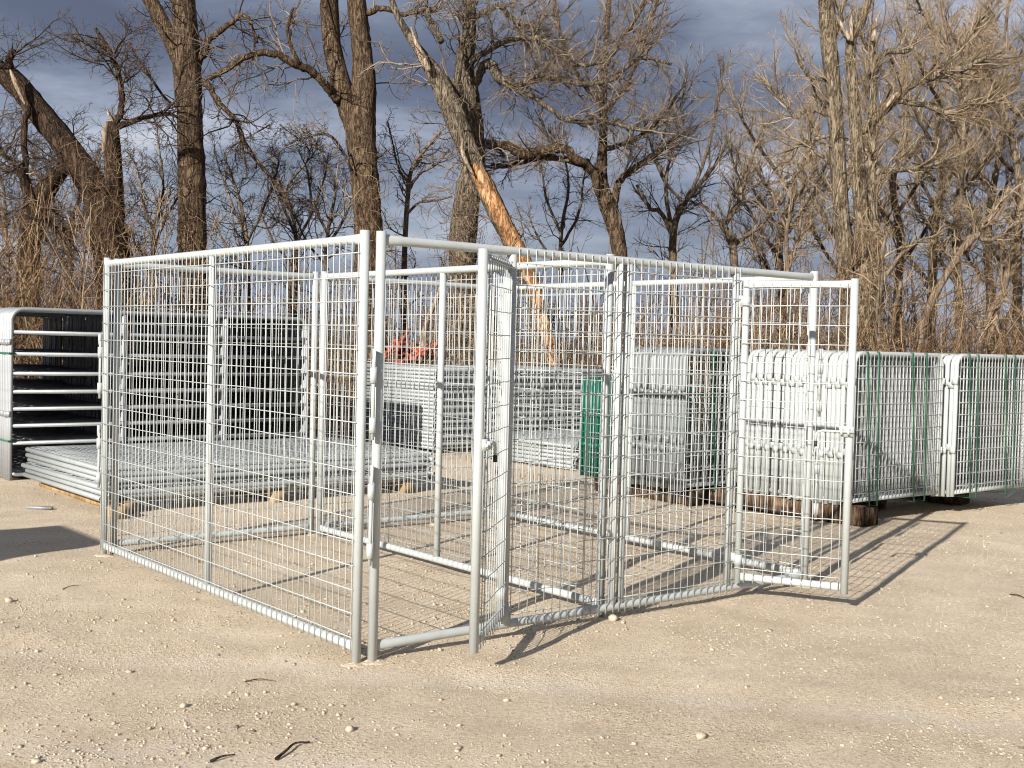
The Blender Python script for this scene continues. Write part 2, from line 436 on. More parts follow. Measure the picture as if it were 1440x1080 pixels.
def frame_matrix(X, Z, org):
    X = Vector(X).normalized(); Z = Vector(Z).normalized(); Y = Z.cross(X)
    m = Matrix.Identity(4)
    for i in range(3):
        m[i][0] = X[i]; m[i][1] = Y[i]; m[i][2] = Z[i]; m[i][3] = org[i]
    return m


def copy_tree(o, mat=None):
    c = o.copy(); COL.objects.link(c)
    if mat is not None: c.matrix_basis = mat
    for ch in o.children:
        d = ch.copy(); COL.objects.link(d); d.parent = c
        for g in ch.children:
            e = g.copy(); COL.objects.link(e); e.parent = d
    return c


def at(px, py, Y):
    """world point at distance Y (metres along y) seen at pixel px, py of the photograph"""
    d = CF + CR * (px - 720) / FPX - CU * (py - 540) / FPX
    return np.array([0, 0, CAM_H]) + d * (Y / d[1])


# ------------------------------------------------------------------ plan of the yard
UD = np.array([-0.63005772, 0.77654831, 0.0])      # direction running back-left
VD = np.array([0.77654831, 0.63005772, 0.0])       # direction running back-right
A0 = np.array([-0.60172683, 5.04451387, 0.0])      # near corner of the kennel
L1, L2, SDIV = 2.985, 3.024, 0.483
H = 1.83
UP = np.array([0, 0, 1.0])


def hnoise(seed, nx=64):
    rg = np.random.default_rng(seed); g = rg.normal(0, 1, (nx, nx))

    def f(x, y, s):
        u = (x / s) % nx; w = (y / s) % nx
        i = np.floor(u).astype(int); j = np.floor(w).astype(int)
        a = u - i; b = w - j; a = a * a * (3 - 2 * a); b = b * b * (3 - 2 * b)
        i1 = (i + 1) % nx; j1 = (j + 1) % nx; i %= nx; j %= nx
        return (g[i, j] * (1 - a) + g[i1, j] * a) * (1 - b) + (g[i, j1] * (1 - a) + g[i1, j1] * a) * b
    return f


HN = [hnoise(k, 128) for k in range(5)]


def gz(x, y):
    x = np.asarray(x, float); y = np.asarray(y, float)
    near = np.clip((9.5 - y) / 2, 0, 1) * np.clip((4.6 - np.abs(x - .2)) / .6, 0, 1)
    mid = np.clip((15 - y) / 3, 0, 1) * np.clip((8 - np.abs(x)) / 2, 0, 1)
    z = HN[0](x, y, 1.7) * 0.007 + HN[1](x, y, 0.45) * 0.0036 * mid + HN[2](x, y, 0.16) * 0.0026 * near
    # shallow wheel rut across the foreground
    r = y + 0.16 * x - 4.75
    z = z - 0.008 * np.exp(-(r / 0.16) ** 2) + 0.007 * np.exp(-((r - 0.3) / 0.12) ** 2)
    return z - 0.004


def make_ground():
    def axis(fine, lo, hi, flo, fhi, growth):
        c = list(np.arange(flo, fhi, fine)); s = fine; x = c[-1]
        while x < hi: s *= growth; x += s; c.append(x)
        s = fine; x = flo; left = []
        while x > lo: s *= growth; x -= s; left.append(x)
        return np.array(left[::-1] + c)
    xs = axis(0.040, -400, 400, -4.6, 5.0, 1.08)
    ys = axis(0.036, -60, 600, 3.4, 9.6, 1.045)
    X, Y = np.meshgrid(xs, ys, indexing='ij')
    Z = gz(X, Y)
    fade = np.clip((40 - np.hypot(X, Y - 8)) / 15, 0, 1); Z = Z * fade
    n, m = X.shape
    idx = np.arange(n * m).reshape(n, m)
    q = np.stack([idx[:-1, :-1], idx[1:, :-1], idx[1:, 1:], idx[:-1, 1:]], -1).reshape(-1, 4)
    b = MB(); b.raw(np.stack([X, Y, Z], -1).reshape(-1, 3), q)
    o = b.build('ground', MT['ground']); o['kind'] = 'structure'


make_ground()

# ------------------------------------------------------------------ trees
def nrm(v):
    return v / (np.linalg.norm(v, axis=-1, keepdims=True) + 1e-12)


def grow(rg, P, D, L, R, nseg, wig, up, tip=0.35):
    n = len(P)
    pts = np.empty((n, nseg + 1, 3)); pts[:, 0] = P
    D = nrm(D)
    for k in range(nseg):
        D = nrm(D + rg.normal(0, wig, (n, 3)) + np.array([0, 0, up]))
        pts[:, k + 1] = pts[:, k] + D * (L / nseg)[:, None]
    t = np.linspace(0, 1, nseg + 1)
    rad = R[:, None] * (1 - (1 - tip) * t)[None, :]
    return pts, rad


def spawn(rg, pts, rad, per, t0, t1, ang, lr, Lpar, rr=0.6, rmin=0.003, spread=0.3):
    n, k, _ = pts.shape
    ids = np.repeat(np.arange(n), per)
    t = rg.uniform(t0, t1, len(ids)) * (k - 1)
    i = np.minimum(t.astype(int), k - 2); f = (t - i)[:, None]
    a = pts[ids, i]; b = pts[ids, i + 1]
    P = a + (b - a) * f
    R = (rad[ids, i] * (1 - f[:, 0]) + rad[ids, i + 1] * f[:, 0]) * rr
    T = nrm(b - a)
    rnd = nrm(np.cross(T, rg.normal(0, 1, T.shape)))
    an = rg.normal(ang, spread, len(ids))[:, None]
    D = T * np.cos(an) + rnd * np.sin(an)
    L = Lpar[ids] * lr * rg.uniform(0.5, 1.3, len(ids)) * (1 - 0.45 * t / (k - 1))
    return P, D, L, np.maximum(R, rmin)


def catmull(pts, sub):
    pts = np.asarray(pts, float)
    P = np.vstack([2 * pts[0] - pts[1], pts, 2 * pts[-1] - pts[-2]])
    out = []
    for i in range(1, len(P) - 2):
        for s in range(sub):
            t = s / sub
            out.append(0.5 * ((2 * P[i]) + (-P[i - 1] + P[i + 1]) * t + (2 * P[i - 1] - 5 * P[i] + 4 * P[i + 1] - P[i + 2]) * t * t
                              + (-P[i - 1] + 3 * P[i] - 3 * P[i + 1] + P[i + 2]) * t ** 3))
    out.append(P[-2])
    return np.array(out)


def limb_line(spec, Y, sub=5, dY=None):
    """spec: list of (px, py, radius px[, depth offset]) -> centre line and radii in metres"""
    rows = []
    for s in spec:
        y = Y + (s[3] if len(s) > 3 else 0.0)
        p = at(s[0], s[1], y)
        rows.append([*p, s[2] * y / FPX])
    c = catmull(rows, sub)
    return c[:, :3], np.maximum(c[:, 3], 0.003)


def trunk_mesh(line, rad, rg, sides=14, rough=0.09):
    """thick trunk with uneven furrowed surface"""
    seg = np.linalg.norm(np.diff(line, axis=0), axis=1).sum()
    k = max(8, int(seg / 0.09))
    d = np.concatenate([[0], np.cumsum(np.linalg.norm(np.diff(line, axis=0), axis=1))])
    s = np.linspace(0, d[-1], k)
    L = np.stack([np.interp(s, d, line[:, i]) for i in range(3)], -1); R = np.interp(s, d, rad)
    a = np.arange(sides) * 2 * np.pi / sides
    ph = rg.uniform(0, 6, 6)
    lob = 1 + rough * 0.6 * np.sin(3 * a[None] + ph[0] + s[:, None] * .7) + rough * 0.5 * np.sin(7 * a[None] + ph[1] + s[:, None] * 1.3)
    lob = lob + rg.normal(0, rough * 0.35, lob.shape)
    b = MB(); b.tubes(L[None], (R[:, None] * lob)[None], sides, True)
    return b


CROWN_SPECS = {
    # per-level: (children per branch, t0, angle, length ratio, segments, wiggle, up, sides)
    'gnarly': [(8, 0.12, 0.85, 0.62, 7, 0.25, 0.02, 3), (7, 0.1, 0.8, 0.5, 4, 0.28, 0.02, 3), (4, 0.1, 0.75, 0.55, 2, 0.34, 0.02, 3)],
    'fine': [(9, 0.15, 0.55, 0.65, 6, 0.17, 0.06, 3), (8, 0.1, 0.5, 0.55, 3, 0.2, 0.05, 3), (4, 0.1, 0.5, 0.7, 2, 0.24, 0.05, 3)],
    'sparse': [(6, 0.2, 0.8, 0.55, 6, 0.22, 0.03, 4), (5, 0.15, 0.7, 0.5, 4, 0.25, 0.03, 3), (3, 0.1, 0.7, 0.5, 3, 0.3, 0.0, 3)],
}


def crown(rg, lines, style, density=1.0, lscale=1.0, rmin=0.0034):
    """lines: list of (line, rad); returns MB with all procedural branches and twigs"""
    b = MB()
    spec = CROWN_SPECS[style]
    first = spec[0]
    Ps, Ds, Ls, Rs = [], [], [], []
    for line, rad in lines:
        length = np.linalg.norm(np.diff(line, axis=0), axis=1).sum()
        per = max(2, int(first[0] * density * length / 1.5 * (0.32 if rad.mean() > .09 else 1.0)))
        P, D, L, R = spawn(rg, line[None], rad[None], per, first[1], 0.98, first[2], 1.0, np.array([1.0]), 0.45, rmin)
        R = np.clip(R, 0.006, 0.0165)
        L = (0.45 + 42 * R) * first[3] * 1.5 * lscale * rg.uniform(0.45, 1.35, len(L))
        Ps.append(P); Ds.append(D); Ls.append(L); Rs.append(R)
    P = np.concatenate(Ps); D = np.concatenate(Ds); L = np.concatenate(Ls); R = np.concatenate(Rs)
    cap = (3.0, 0.95, 0.42) if style != 'fine' else (3.0, 1.0, 0.5)
    for li, sp in enumerate(spec):
        per, t0, ang, lr, nseg, wig, up, sides = sp
        if li > 0:
            P, D, L, R = spawn(rg, pts, rad_, max(1, int(round(per * density))), t0, 1.0, ang, lr, L, 0.6, rmin)
        L = np.minimum(L, cap[li] * rg.uniform(.6, 1, len(L)))
        pts, rad_ = grow(rg, P, D, L, R, nseg, wig, up)
        b.tubes(pts, np.maximum(rad_, rmin * 0.7), sides, False)
    return b


def tree(name, label, Y, trunks, limbs, style, mats=('bark', 'twig'), density=1.0, lscale=1.0, seed=1, group=None, extra=None, crown_on=True, rmin=0.0034, cat='tree', rs=1.0):
    rg = np.random.default_rng(seed)
    sc_ = lambda sp, f: [(q[0], q[1], q[2] * f, *q[3:]) for q in sp]
    trunks = [sc_(t, rs) for t in trunks]; limbs = [sc_(t, (rs + 1) / 2 if rs > .8 else rs) for t in limbs]
    base = at(trunks[0][0][0], trunks[0][0][1], Y); base[2] = 0
    root = empty(name, Matrix.Translation(Vector(base)))
    tag(root, label, cat, group)
    inv = -base
    lines = []
    for sp in trunks:
        l, r = limb_line(sp, Y)
        o = trunk_mesh(l + inv, r, rg).build('trunk', MT[mats[0]], root)
        lines.append((l + inv, r))
    for sp in limbs:
        l, r = limb_line(sp, Y)
        b = MB(); k = len(l)
        jig = rg.normal(0, 1, l.shape) * r[:, None] * 0.22
        b.tubes((l + jig + inv)[None], r[None], 8, True)
        b.build('limb', MT[mats[0]], root)
        lines.append((l + inv, r)); lines.append((l[k // 3:] + inv, r[k // 3:]))
    if crown_on:
        top = [(l, r) for l, r in lines]
        c = crown(rg, top, style, density, lscale, rmin).build('crown', MT[mats[1]], root, smooth=False)
        c['kind'] = 'stuff'
    if extra: extra(root, inv, Y, rg)
    return root


def splinter(root, inv, Y, specs, mat='splinter', name='splintered_wood'):
    for sp in specs:
        l, r = limb_line(sp, Y)
        b = MB(); b.tubes((l + inv)[None], r[None], 5, True); b.build(name, MT[mat], root, smooth=False)


# --- far left: leaning tree, snapped at the top
tree('broken_tree', 'thick leaning tree with a snapped top and a broken stump, at the far left edge', 19.0,
     [[(168, 620, 34), (165, 430, 30), (155, 340, 28), (140, 277, 24), (100, 215, 21), (60, 165, 19), (22, 118, 17), (-12, 92, 15), (-40, 60, 13)],
      [(160, 430, 20), (162, 330, 17), (160, 250, 14), (158, 205, 13), (157, 172, 10)]],
     [[(160, 180, 6), (172, 150, 5), (168, 110, 4), (158, 80, 4), (134, 40, 2.5)],
      [(165, 178, 5), (200, 165, 4), (235, 160, 3), (250, 165, 2)],
      [(40, 150, 6, -.3), (34, 200, 5, -.3), (40, 260, 5, -.4), (60, 310, 5, -.4)],
      [(10, 105, 8), (12, 85, 6), (20, 72, 5)]],
     'gnarly', ('bark_dark', 'twig_dark'), 1.35, 0.95, 11, rs=.88,
     extra=lambda root, inv, Y, rg: splinter(root, inv, Y - .35, [[(14, 98, 1.5), (21, 114, 3.4), (29, 133, 3), (36, 148, 1)], [(150, 172, 3), (147, 200, 4), (146, 215, 2)],
                                                                   [(160, 175, 4, .3), (152, 158, 2, .3), (149, 152, 1, .3)]]))
tree('old_tree', 'dark vine-covered trunk behind the leaning broken tree at the left', 20.5,
     [[(38, 600, 18), (40, 420, 16), (42, 340, 16), (52, 290, 16), (72, 255, 13), (95, 230, 9)]],
     [[(45, 300, 8), (35, 260, 6), (22, 230, 4), (0, 215, 3)]], 'gnarly', ('bark_dark', 'twig_dark'), 1.2, 0.9, 12)
# --- second: straight trunk with a fork
tree('forked_tree', 'tall dark straight trunk forking near the top edge, right of the leaning broken tree', 20.0,
     [[(273, 640, 24), (272, 430, 21), (271, 350, 20.5), (270, 250, 19.5), (267, 170, 18), (264, 105, 20), (261, 40, 18), (255, -30, 16)],
      [(266, 110, 13), (248, 72, 12), (230, 35, 11), (205, -10, 10), (190, -40, 9)]],
     [[(266, 100, 8), (284, 76, 6.5), (296, 54, 5), (322, 34, 4), (345, 22, 3), (362, 60, 2)],
      [(270, 112, 6), (292, 120, 5), (305, 140, 4), (332, 172, 3.4), (352, 214, 3), (385, 255, 2.6), (410, 290, 2)],
      [(272, 140, 3), (245, 150, 2), (205, 100, 1.8), (180, 60, 1.6)]],
     'gnarly', ('bark', 'twig_dark'), 1.0, 1.0, 21, rs=.96)
# --- third: double trunk
tree('twin_stemmed_tree', 'thick grey trunk that splits into two stems, left of the peeled leaning tree', 19.6,
     [[(520, 640, 26), (520, 430, 22), (519, 345, 20.5), (516, 280, 20), (511, 215, 20), (508, 175, 21), (513, 120, 17), (508, 60, 14), (501, 0, 13), (497, -40, 12)],
      [(506, 190, 16), (488, 145, 15), (476, 105, 14), (466, 60, 13), (462, 0, 12), (460, -40, 12)]],
     [[(474, 142, 8, -.1), (458, 120, 6, -.3), (438, 100, 6, -.5), (412, 88, 5.5, -.7), (378, 74, 5, -.9), (345, 80, 4.5, -1), (318, 97, 4.5, -1), (292, 112, 4, -1)],
      [(515, 18, 5), (540, 12, 4), (570, 20, 3), (600, 12, 2)],
      [(420, 90, 3, -.7), (405, 50, 2.5, -.7), (412, 10, 2, -.7)],
      [(495, 240, 2, -.3), (470, 195, 2, -.5), (440, 190, 1.5, -.5), (400, 205, 1.5, -.6)]],
     'gnarly', ('bark', 'twig'), 0.85, 1.0, 31)


# --- leaning tree with peeled wood
def peel(root, inv, Y, rg):
    sp = [(664, 220, 3), (670, 238, 9), (680, 256, 12), (694, 284, 12), (710, 316, 11.5), (726, 347, 11.5), (748, 395, 10), (763, 450, 9), (777, 505, 10), (788, 560, 9)]
    l, r = limb_line(sp, Y - .06)
    trunk_mesh(l + inv, r * 1.06, rg, 14, 0.1).build('peeled_wood', MT['peeled'], root)
    splinter(root, inv, Y - .25, [[(578, 38, 1), (586, 62, 3.5), (596, 84, 6), (604, 100, 4)], [(651, 196, 1.5), (650, 212, 3.2), (657, 230, 3), (666, 246, 1.5)]])


tree('leaning_tree', 'leaning grey tree with peeled orange wood on its lower trunk, in the middle', 19.0,
     [[(800, 640, 14), (772, 505, 12), (742, 395, 12.5), (720, 342, 13), (700, 303, 13.5), (678, 255, 14), (660, 212, 15), (645, 175, 17), (628, 135, 16.5), (607, 96, 12), (590, 72, 8), (570, 42, 6), (556, 15, 5), (545, -20, 4)]],
     [[(645, 172, 7, .3), (642, 120, 6, .3), (648, 70, 5, .3), (655, 40, 4, .3), (640, 15, 3, .3)],
      [(622, 60, 5), (608, 35, 4.5), (600, 18, 4), (620, 10, 3)]],
     'gnarly', ('bark_grey', 'twig'), 1.15, 0.95, 41, extra=peel, rs=.9)
tree('upright_tree', 'upright brown trunk standing right behind the peeled leaning tree', 20.2,
     [[(652, 650, 24), (650, 430, 21), (652, 340, 20), (657, 285, 19), (666, 235, 17), (668, 190, 15), (662, 140, 14), (655, 95, 12), (660, 50, 10), (660, -30, 9)]],
     [[(664, 150, 7, -.2), (673, 105, 7, -.3), (690, 88, 7, -.3), (700, 108, 6.5, -.4), (722, 122, 6, -.5), (745, 114, 5, -.6), (770, 108, 5, -.7), (815, 116, 4.5, -.8), (860, 112, 4, -.9), (898, 82, 3, -1), (945, 90, 2, -1)],
      [(662, 88, 5, -.2), (690, 68, 4.5, -.4), (715, 56, 4.5, -.5), (745, 52, 4.5, -.6), (762, 56, 4.5, -.7), (785, 78, 4, -.7), (815, 92, 3.5, -.8), (850, 86, 2, -.9)],
      [(720, 122, 4, -.5), (760, 142, 4, -.6), (795, 168, 3.6, -.7), (850, 172, 3.4, -.8), (905, 182, 3, -.9), (930, 165, 2, -1)],
      [(660, 30, 4.5), (700, 8, 4), (720, 28, 3.6), (748, 40, 3.2), (760, 70, 2.5)]],
     'gnarly', ('bark_grey', 'twig'), 1.35, 0.9, 51, rs=.93)
# --- crooked tree right of the middle
tree('crooked_tree', 'crooked grey tree whose low limb snakes left towards the peeled trunk', 21.0,
     [[(885, 640, 15), (876, 430, 12), (871, 352, 10.5), (862, 310, 12), (852, 282, 11), (846, 250, 8), (848, 190, 6), (848, 130, 5), (852, 60, 4), (858, -20, 3)]],
     [[(850, 275, 9), (832, 240, 7, -.2), (808, 222, 7, -.4), (785, 208, 6.5, -.5), (762, 214, 8, -.6), (740, 218, 7.5, -.7), (715, 205, 6.5, -.8), (686, 203, 6, -.9)],
      [(864, 292, 6), (870, 258, 5), (892, 236, 4.5), (926, 214, 4), (945, 195, 2)],
      [(830, 236, 4, -.2), (800, 226, 4, -.3), (760, 222, 4, -.4), (720, 232, 3, -.4), (690, 232, 2, -.4)],
      [(848, 210, 4), (880, 200, 3.5), (920, 180, 3), (955, 130, 2)],
      [(848, 160, 3.6), (880, 120, 3), (905, 60, 2.6), (925, 0, 2)],
      [(848, 150, 3.6), (815, 110, 3), (790, 60, 2.6), (780, 0, 2)],
      [(852, 90, 3.2), (885, 40, 3), (915, -10, 2)]],
     'fine', ('bark', 'twig'), 0.95, 0.8, 61)
# --- right: three stems
tree('three_stemmed_tree', 'tall pale grey tree with three upright stems, at the right above the bundled gates', 20.0,
     [[(1200, 640, 20), (1193, 480, 13), (1188, 360, 12.5), (1182, 280, 12.5), (1177, 200, 12), (1172, 120, 11.5), (1165, 60, 12.5), (1160, -30, 12)],
      [(1225, 640, 26), (1217, 480, 20), (1216, 420, 18), (1213, 360, 13), (1210, 280, 11.5), (1205, 200, 10), (1200, 130, 9), (1196, 62, 8), (1212, 28, 7), (1226, -20, 6)],
      [(1240, 640, 12), (1237, 480, 10), (1231, 360, 8.5), (1226, 250, 7), (1226, 180, 6), (1229, 110, 6), (1226, 72, 6), (1226, 50, 4)]],
     [[(1208, 185, 8), (1232, 165, 8), (1252, 142, 7), (1285, 118, 6), (1318, 104, 5.5), (1350, 98, 5), (1384, 82, 3.5), (1410, 70, 2.5)],
      [(1240, 160, 5), (1262, 143, 4.5), (1300, 148, 4), (1330, 158, 3.6), (1370, 150, 3), (1410, 140, 2)],
      [(1228, 85, 5), (1250, 72, 4.5), (1275, 72, 3), (1292, 55, 2)],
      [(1166, 162, 3.5), (1136, 154, 3.2), (1118, 165, 3), (1100, 140, 2.5), (1070, 110, 1.8)],
      [(1168, 112, 3), (1140, 108, 2.6), (1120, 80, 2)],
      [(1175, 190, 3), (1145, 196, 2.8), (1120, 206, 2.4), (1104, 214, 2)],
      [(1172, 55, 4), (1182, 20, 4), (1190, -15, 3)],
      [(1212, 248, 5), (1245, 240, 5), (1280, 238, 4), (1300, 236, 3), (1330, 225, 2)],
      [(1320, 100, 3.5), (1345, 70, 3), (1370, 40, 2.6), (1395, 5, 2)],
      [(1180, 240, 3.5), (1150, 215, 3), (1125, 190, 2)]],
     'fine', ('bark_pale', 'twig_tan'), 0.95, 0.85, 71, rs=.9,
     extra=lambda root, inv, Y, rg: splinter(root, inv, Y - .15, [[(1195, 56, 4), (1186, 40, 3.5), (1178, 26, 2)], [(1197, 58, 3.5), (1197, 35, 3), (1196, 14, 1.5)],
                                                                   [(1227, 58, 4), (1231, 35, 3), (1238, 15, 1.5)], [(1242, 156, 1.5), (1253, 141, 3.2), (1262, 130, 1)]]))

# --- smaller trees between the big ones
tree('small_tree', 'small dark many-branched tree left of the crooked one, low behind the top rail', 23.0,
     [[(955, 640, 10), (948, 420, 9), (946, 345, 8), (950, 310, 7), (962, 285, 6), (985, 258, 4), (1010, 225, 3), (1030, 180, 2)]],
     [[(944, 330, 5), (930, 300, 4.5), (912, 290, 4), (895, 260, 3)], [(946, 330, 5), (936, 270, 4), (942, 220, 3), (955, 160, 2.4), (965, 110, 2)],
      [(965, 282, 4), (985, 240, 3.5), (1000, 190, 3), (1012, 130, 2), (1018, 80, 1.6)], [(962, 285, 3), (935, 255, 3), (915, 205, 2), (905, 160, 1.6)]],
     'fine', ('bark_thin', 'twig'), 0.8, 0.75, 81, rs=.68)
tree('bent_tree', 'small bent tree with a kinked trunk, just left of the three-stemmed tree', 22.5,
     [[(1042, 640, 9), (1035, 420, 8), (1031, 350, 7.5), (1024, 328, 7), (1018, 318, 7), (1030, 298, 6), (1040, 282, 5), (1043, 262, 5), (1052, 240, 4), (1062, 205, 3), (1075, 170, 2)]],
     [[(1020, 320, 4), (1005, 305, 3.5), (990, 290, 3), (975, 288, 2)], [(1040, 284, 3.5), (1062, 282, 3), (1080, 300, 2)], [(1043, 262, 3), (1030, 225, 2.6), (1025, 185, 2)],
      [(1032, 345, 4), (1052, 330, 4), (1070, 318, 3), (1090, 300, 2)]],
     'fine', ('bark_thin', 'twig'), 0.9, 0.7, 82, rs=.72)
tree('sapling', 'thin pale-stemmed sapling between the twin-stemmed tree and the peeled tree', 20.5,
     [[(570, 640, 6), (568, 420, 5), (570, 330, 4.5), (574, 270, 4), (580, 235, 3.5), (602, 205, 3), (620, 185, 2)]],
     [[(573, 268, 3), (590, 245, 2.6), (612, 232, 2.2), (632, 210, 1.8)], [(572, 300, 2.6), (590, 285, 2.2), (612, 282, 2), (636, 276, 1.4)], [(575, 260, 2.2), (560, 235, 2), (552, 200, 1.5), (545, 170, 1.2)]],
     'gnarly', ('bark_thin', 'twig'), .9, 0.8, 83, rs=.8)
for lab, px, sd, st, dn, Y in (('slender bare sapling with crossing branches, right of the tall dark straight trunk', 345, 84, 'gnarly', .9, 22.0),
                               ('low spreading bare sapling in the middle of the gap between the two big left trunks', 415, 85, 'gnarly', .8, 23.5),
                               ('bushy bare sapling close against the left side of the twin-stemmed tree', 462, 86, 'gnarly', .9, 22.5),
                               ('thin bare sapling standing directly right of the peeled leaning trunk', 790, 87, 'gnarly', .75, 23.5),
                               ('thin bare sapling directly left of the tall dark straight trunk', 218, 88, 'gnarly', .9, 22.5),
                               ('thin bare sapling seen through the fork under the leaning broken tree', 98, 89, 'gnarly', 1.0, 22.0),
                               ('thin bare sapling rising at the left edge of the picture', 8, 96, 'gnarly', 1.0, 21.5)):
    r2 = random.Random(sd); j = lambda s: r2.uniform(-s, s)
    tree('sapling', lab, Y,
         [[(px + j(8), 620, 5), (px + j(5), 400, 4.5), (px, 320, 4), (px + j(14), 265, 3), (px + j(26), 215, 2), (px + j(36), 175, 1.4)]],
         [[(px, 330, 3.4), (px - 18 + j(5), 285, 3), (px - 30 + j(9), 240, 2), (px - 45 + j(8), 210, 1.2)],
          [(px, 345, 3.4), (px + 22 + j(5), 300, 3), (px + 38 + j(9), 250, 2), (px + 46 + j(9), 215, 1.2)],
          [(px, 380, 3), (px - 30, 340, 2.6), (px - 48, 300, 1.6)]],
         st, ('bark_thin', 'twig_dark' if px < 500 else 'twig'), dn * 1.25, 0.8, sd, 'bare saplings between the big trunks', cat='sapling', rs=.62)

# pale leaning stems at the right
tree('leaning_sapling', 'pale sapling with a forked tip leaning right, above the bundled gates', 18.4,
     [[(1275, 600, 7), (1295, 470, 6), (1312, 420, 5.5), (1335, 380, 5), (1354, 350, 5), (1374, 330, 5), (1394, 306, 3.6), (1420, 262, 2.2)]],
     [[(1373, 331, 3.6), (1388, 338, 3.2), (1410, 330, 2.8), (1432, 312, 2.4), (1450, 300, 2)], [(1310, 425, 2), (1345, 408, 1.8), (1368, 405, 1.4)]],
     'sparse', ('bark_thin', 'twig_tan'), 1.3, 0.6, 91, cat='sapling')
tree('leaning_sapling', 'tall thin pale stem leaning right, nearest to the right edge of the picture', 18.8,
     [[(1372, 560, 5), (1378, 490, 4.6), (1393, 440, 4.4), (1408, 415, 5), (1418, 380, 5), (1430, 330, 4.6), (1438, 280, 4), (1446, 210, 3.4), (1450, 140, 2)]],
     [[(1408, 418, 3), (1400, 450, 3), (1385, 485, 2.4)], [(1418, 385, 2.4), (1436, 360, 2), (1450, 345, 1.5)]],
     'sparse', ('bark_thin', 'twig_tan'), 1.2, 0.6, 92, cat='sapling')
tree('leaning_sapling', 'short pale stem growing close beside the foot of the three-stemmed tree', 18.2,
     [[(1236, 600, 5), (1236, 490, 4.4), (1234, 440, 4), (1238, 400, 4), (1240, 360, 3.4), (1246, 330, 2)]],
     [[(1236, 402, 3), (1262, 365, 2.8), (1290, 340, 2), (1330, 328, 1.6)], [(1250, 495, 3.6), (1262, 420, 3), (1268, 395, 2)]],
     'sparse', ('bark_thin', 'twig_tan'), 1.3, 0.6, 93, cat='sapling')
tree('leaning_sapling', 'slim upright pale sapling left of the three-stemmed tree, right of the bent tree', 19.4,
     [[(1112, 600, 4), (1110, 470, 3.6), (1108, 390, 3.2), (1106, 330, 3), (1112, 300, 2.6), (1120, 260, 2)]],
     [[(1108, 380, 2.4), (1120, 345, 2.2), (1128, 300, 1.8)], [(1108, 330, 2), (1096, 300, 1.8), (1085, 270, 1.3)]],
     'sparse', ('bark_thin', 'twig_tan'), 1.3, 0.6, 94, cat='sapling')

# broad fine-twigged crowns behind, right side
for lab, px, sd, Y, hh in (('broad tan-twigged tree behind, first to the left of the three-stemmed tree', 1100, 101, 27, 190),
                           ('broad tan-twigged tree behind, directly right of the three-stemmed tree', 1265, 102, 25, 30),
                           ('broad tan-twigged tree behind, its crown above the forked leaning sapling', 1345, 103, 24, -20),
                           ('broad tan-twigged tree behind, rising at the right edge of the picture', 1425, 104, 26, -40),
                           ('broad tan-twigged tree far behind, between the two leaning pale saplings', 1390, 105, 29, 20),
                           ('broad tan-twigged tree far behind the three-stemmed tree', 1190, 106, 30, 120),
                           ('broad tan-twigged tree far behind, in the gap right of the three-stemmed tree', 1312, 107, 28, 0)):
    r2 = random.Random(sd); j = lambda s: r2.uniform(-s, s)
    t = [(px, 620, 7), (px + j(5), 440, 6), (px + j(8), 340, 5.5), (px + j(14), 250 + hh * .2, 4.5), (px + j(20), 170 + hh * .4, 3), (px + j(26), hh + 60, 2), (px + j(30), hh, 1.4)]
    lb = []
    for k in range(9):
        y0 = 400 - k * (400 - hh) / 11; s = 1 if k % 2 else -1
        x0 = px + j(6); ln = r2.uniform(35, 75)
        lb.append([(x0, y0, 3.2, j(.3)), (x0 + s * ln * .35, y0 - ln * .45, 2.6, j(.8)), (x0 + s * ln * .75, y0 - ln * 1.1, 2, j(1.4)), (x0 + s * ln * 1.0, y0 - ln * 1.7, 1.3, j(1.8))])
    tree('broad_tree', lab, Y, [t], lb, 'fine', ('bark_thin', 'twig_tan'), 0.72, 0.8, sd, 'tan-twigged trees behind on the right', rmin=0.004)


# --- undergrowth: uncountable tangle of stems
def bush(rg, height, stems, arch=0.12, lean=0.5):
    P = np.zeros((stems, 3)); P[:, :2] = rg.normal(0, 0.25, (stems, 2))
    D = rg.normal(0, lean, (stems, 3)); D[:, 2] = 1
    L = height * rg.uniform(0.5, 1.15, stems); R = rg.uniform(0.006, 0.014, stems)
    out = []
    pts, rad = grow(rg, P, D, L, R, 5, arch, -0.02); out.append((pts, rad))
    P, D, L2_, R = spawn(rg, pts, rad, 6, .15, 1, .75, .42, L, .6, .0045)
    p2, r_ = grow(rg, P, D, L2_, R, 3, .28, .0); out.append((p2, r_))
    P, D, L3, R = spawn(rg, p2, r_, 2, .1, 1, .8, .55, L2_, .6, .0045)
    p3, r3 = grow(rg, P, D, L3, R, 2, .35, 0); out.append((p3, r3))
    return out


def thicket(name, label, boxes, seed, mat='brush', leaves=True):
    rg = np.random.default_rng(seed)
    base = [bush(rg, 1.0, 9) for _ in range(4)]
    b = MB(); lf = []
    for (x0, x1, y0, y1, hmin, hmax, n) in boxes:
        for _ in range(n):
            k = rg.integers(0, 4); h = rg.uniform(hmin, hmax); a = rg.uniform(0, 2 * np.pi); w = rg.uniform(.8, 1.3) * h * .75
            c, s = np.cos(a), np.sin(a)
            o = np.array([rg.uniform(x0, x1), rg.uniform(y0, y1), -0.02])
            Rm = np.array([[c * w, -s * w, 0], [s * w, c * w, 0], [0, 0, h]])
            for pts, rad in base[k]:
                b.tubes(pts @ Rm.T + o, np.maximum(rad, .0045) * (0.7 + .12 * h), 3, False)
    o = b.build(name, MT[mat], None, smooth=False)
    tag(o, label, 'undergrowth', None, 'stuff')


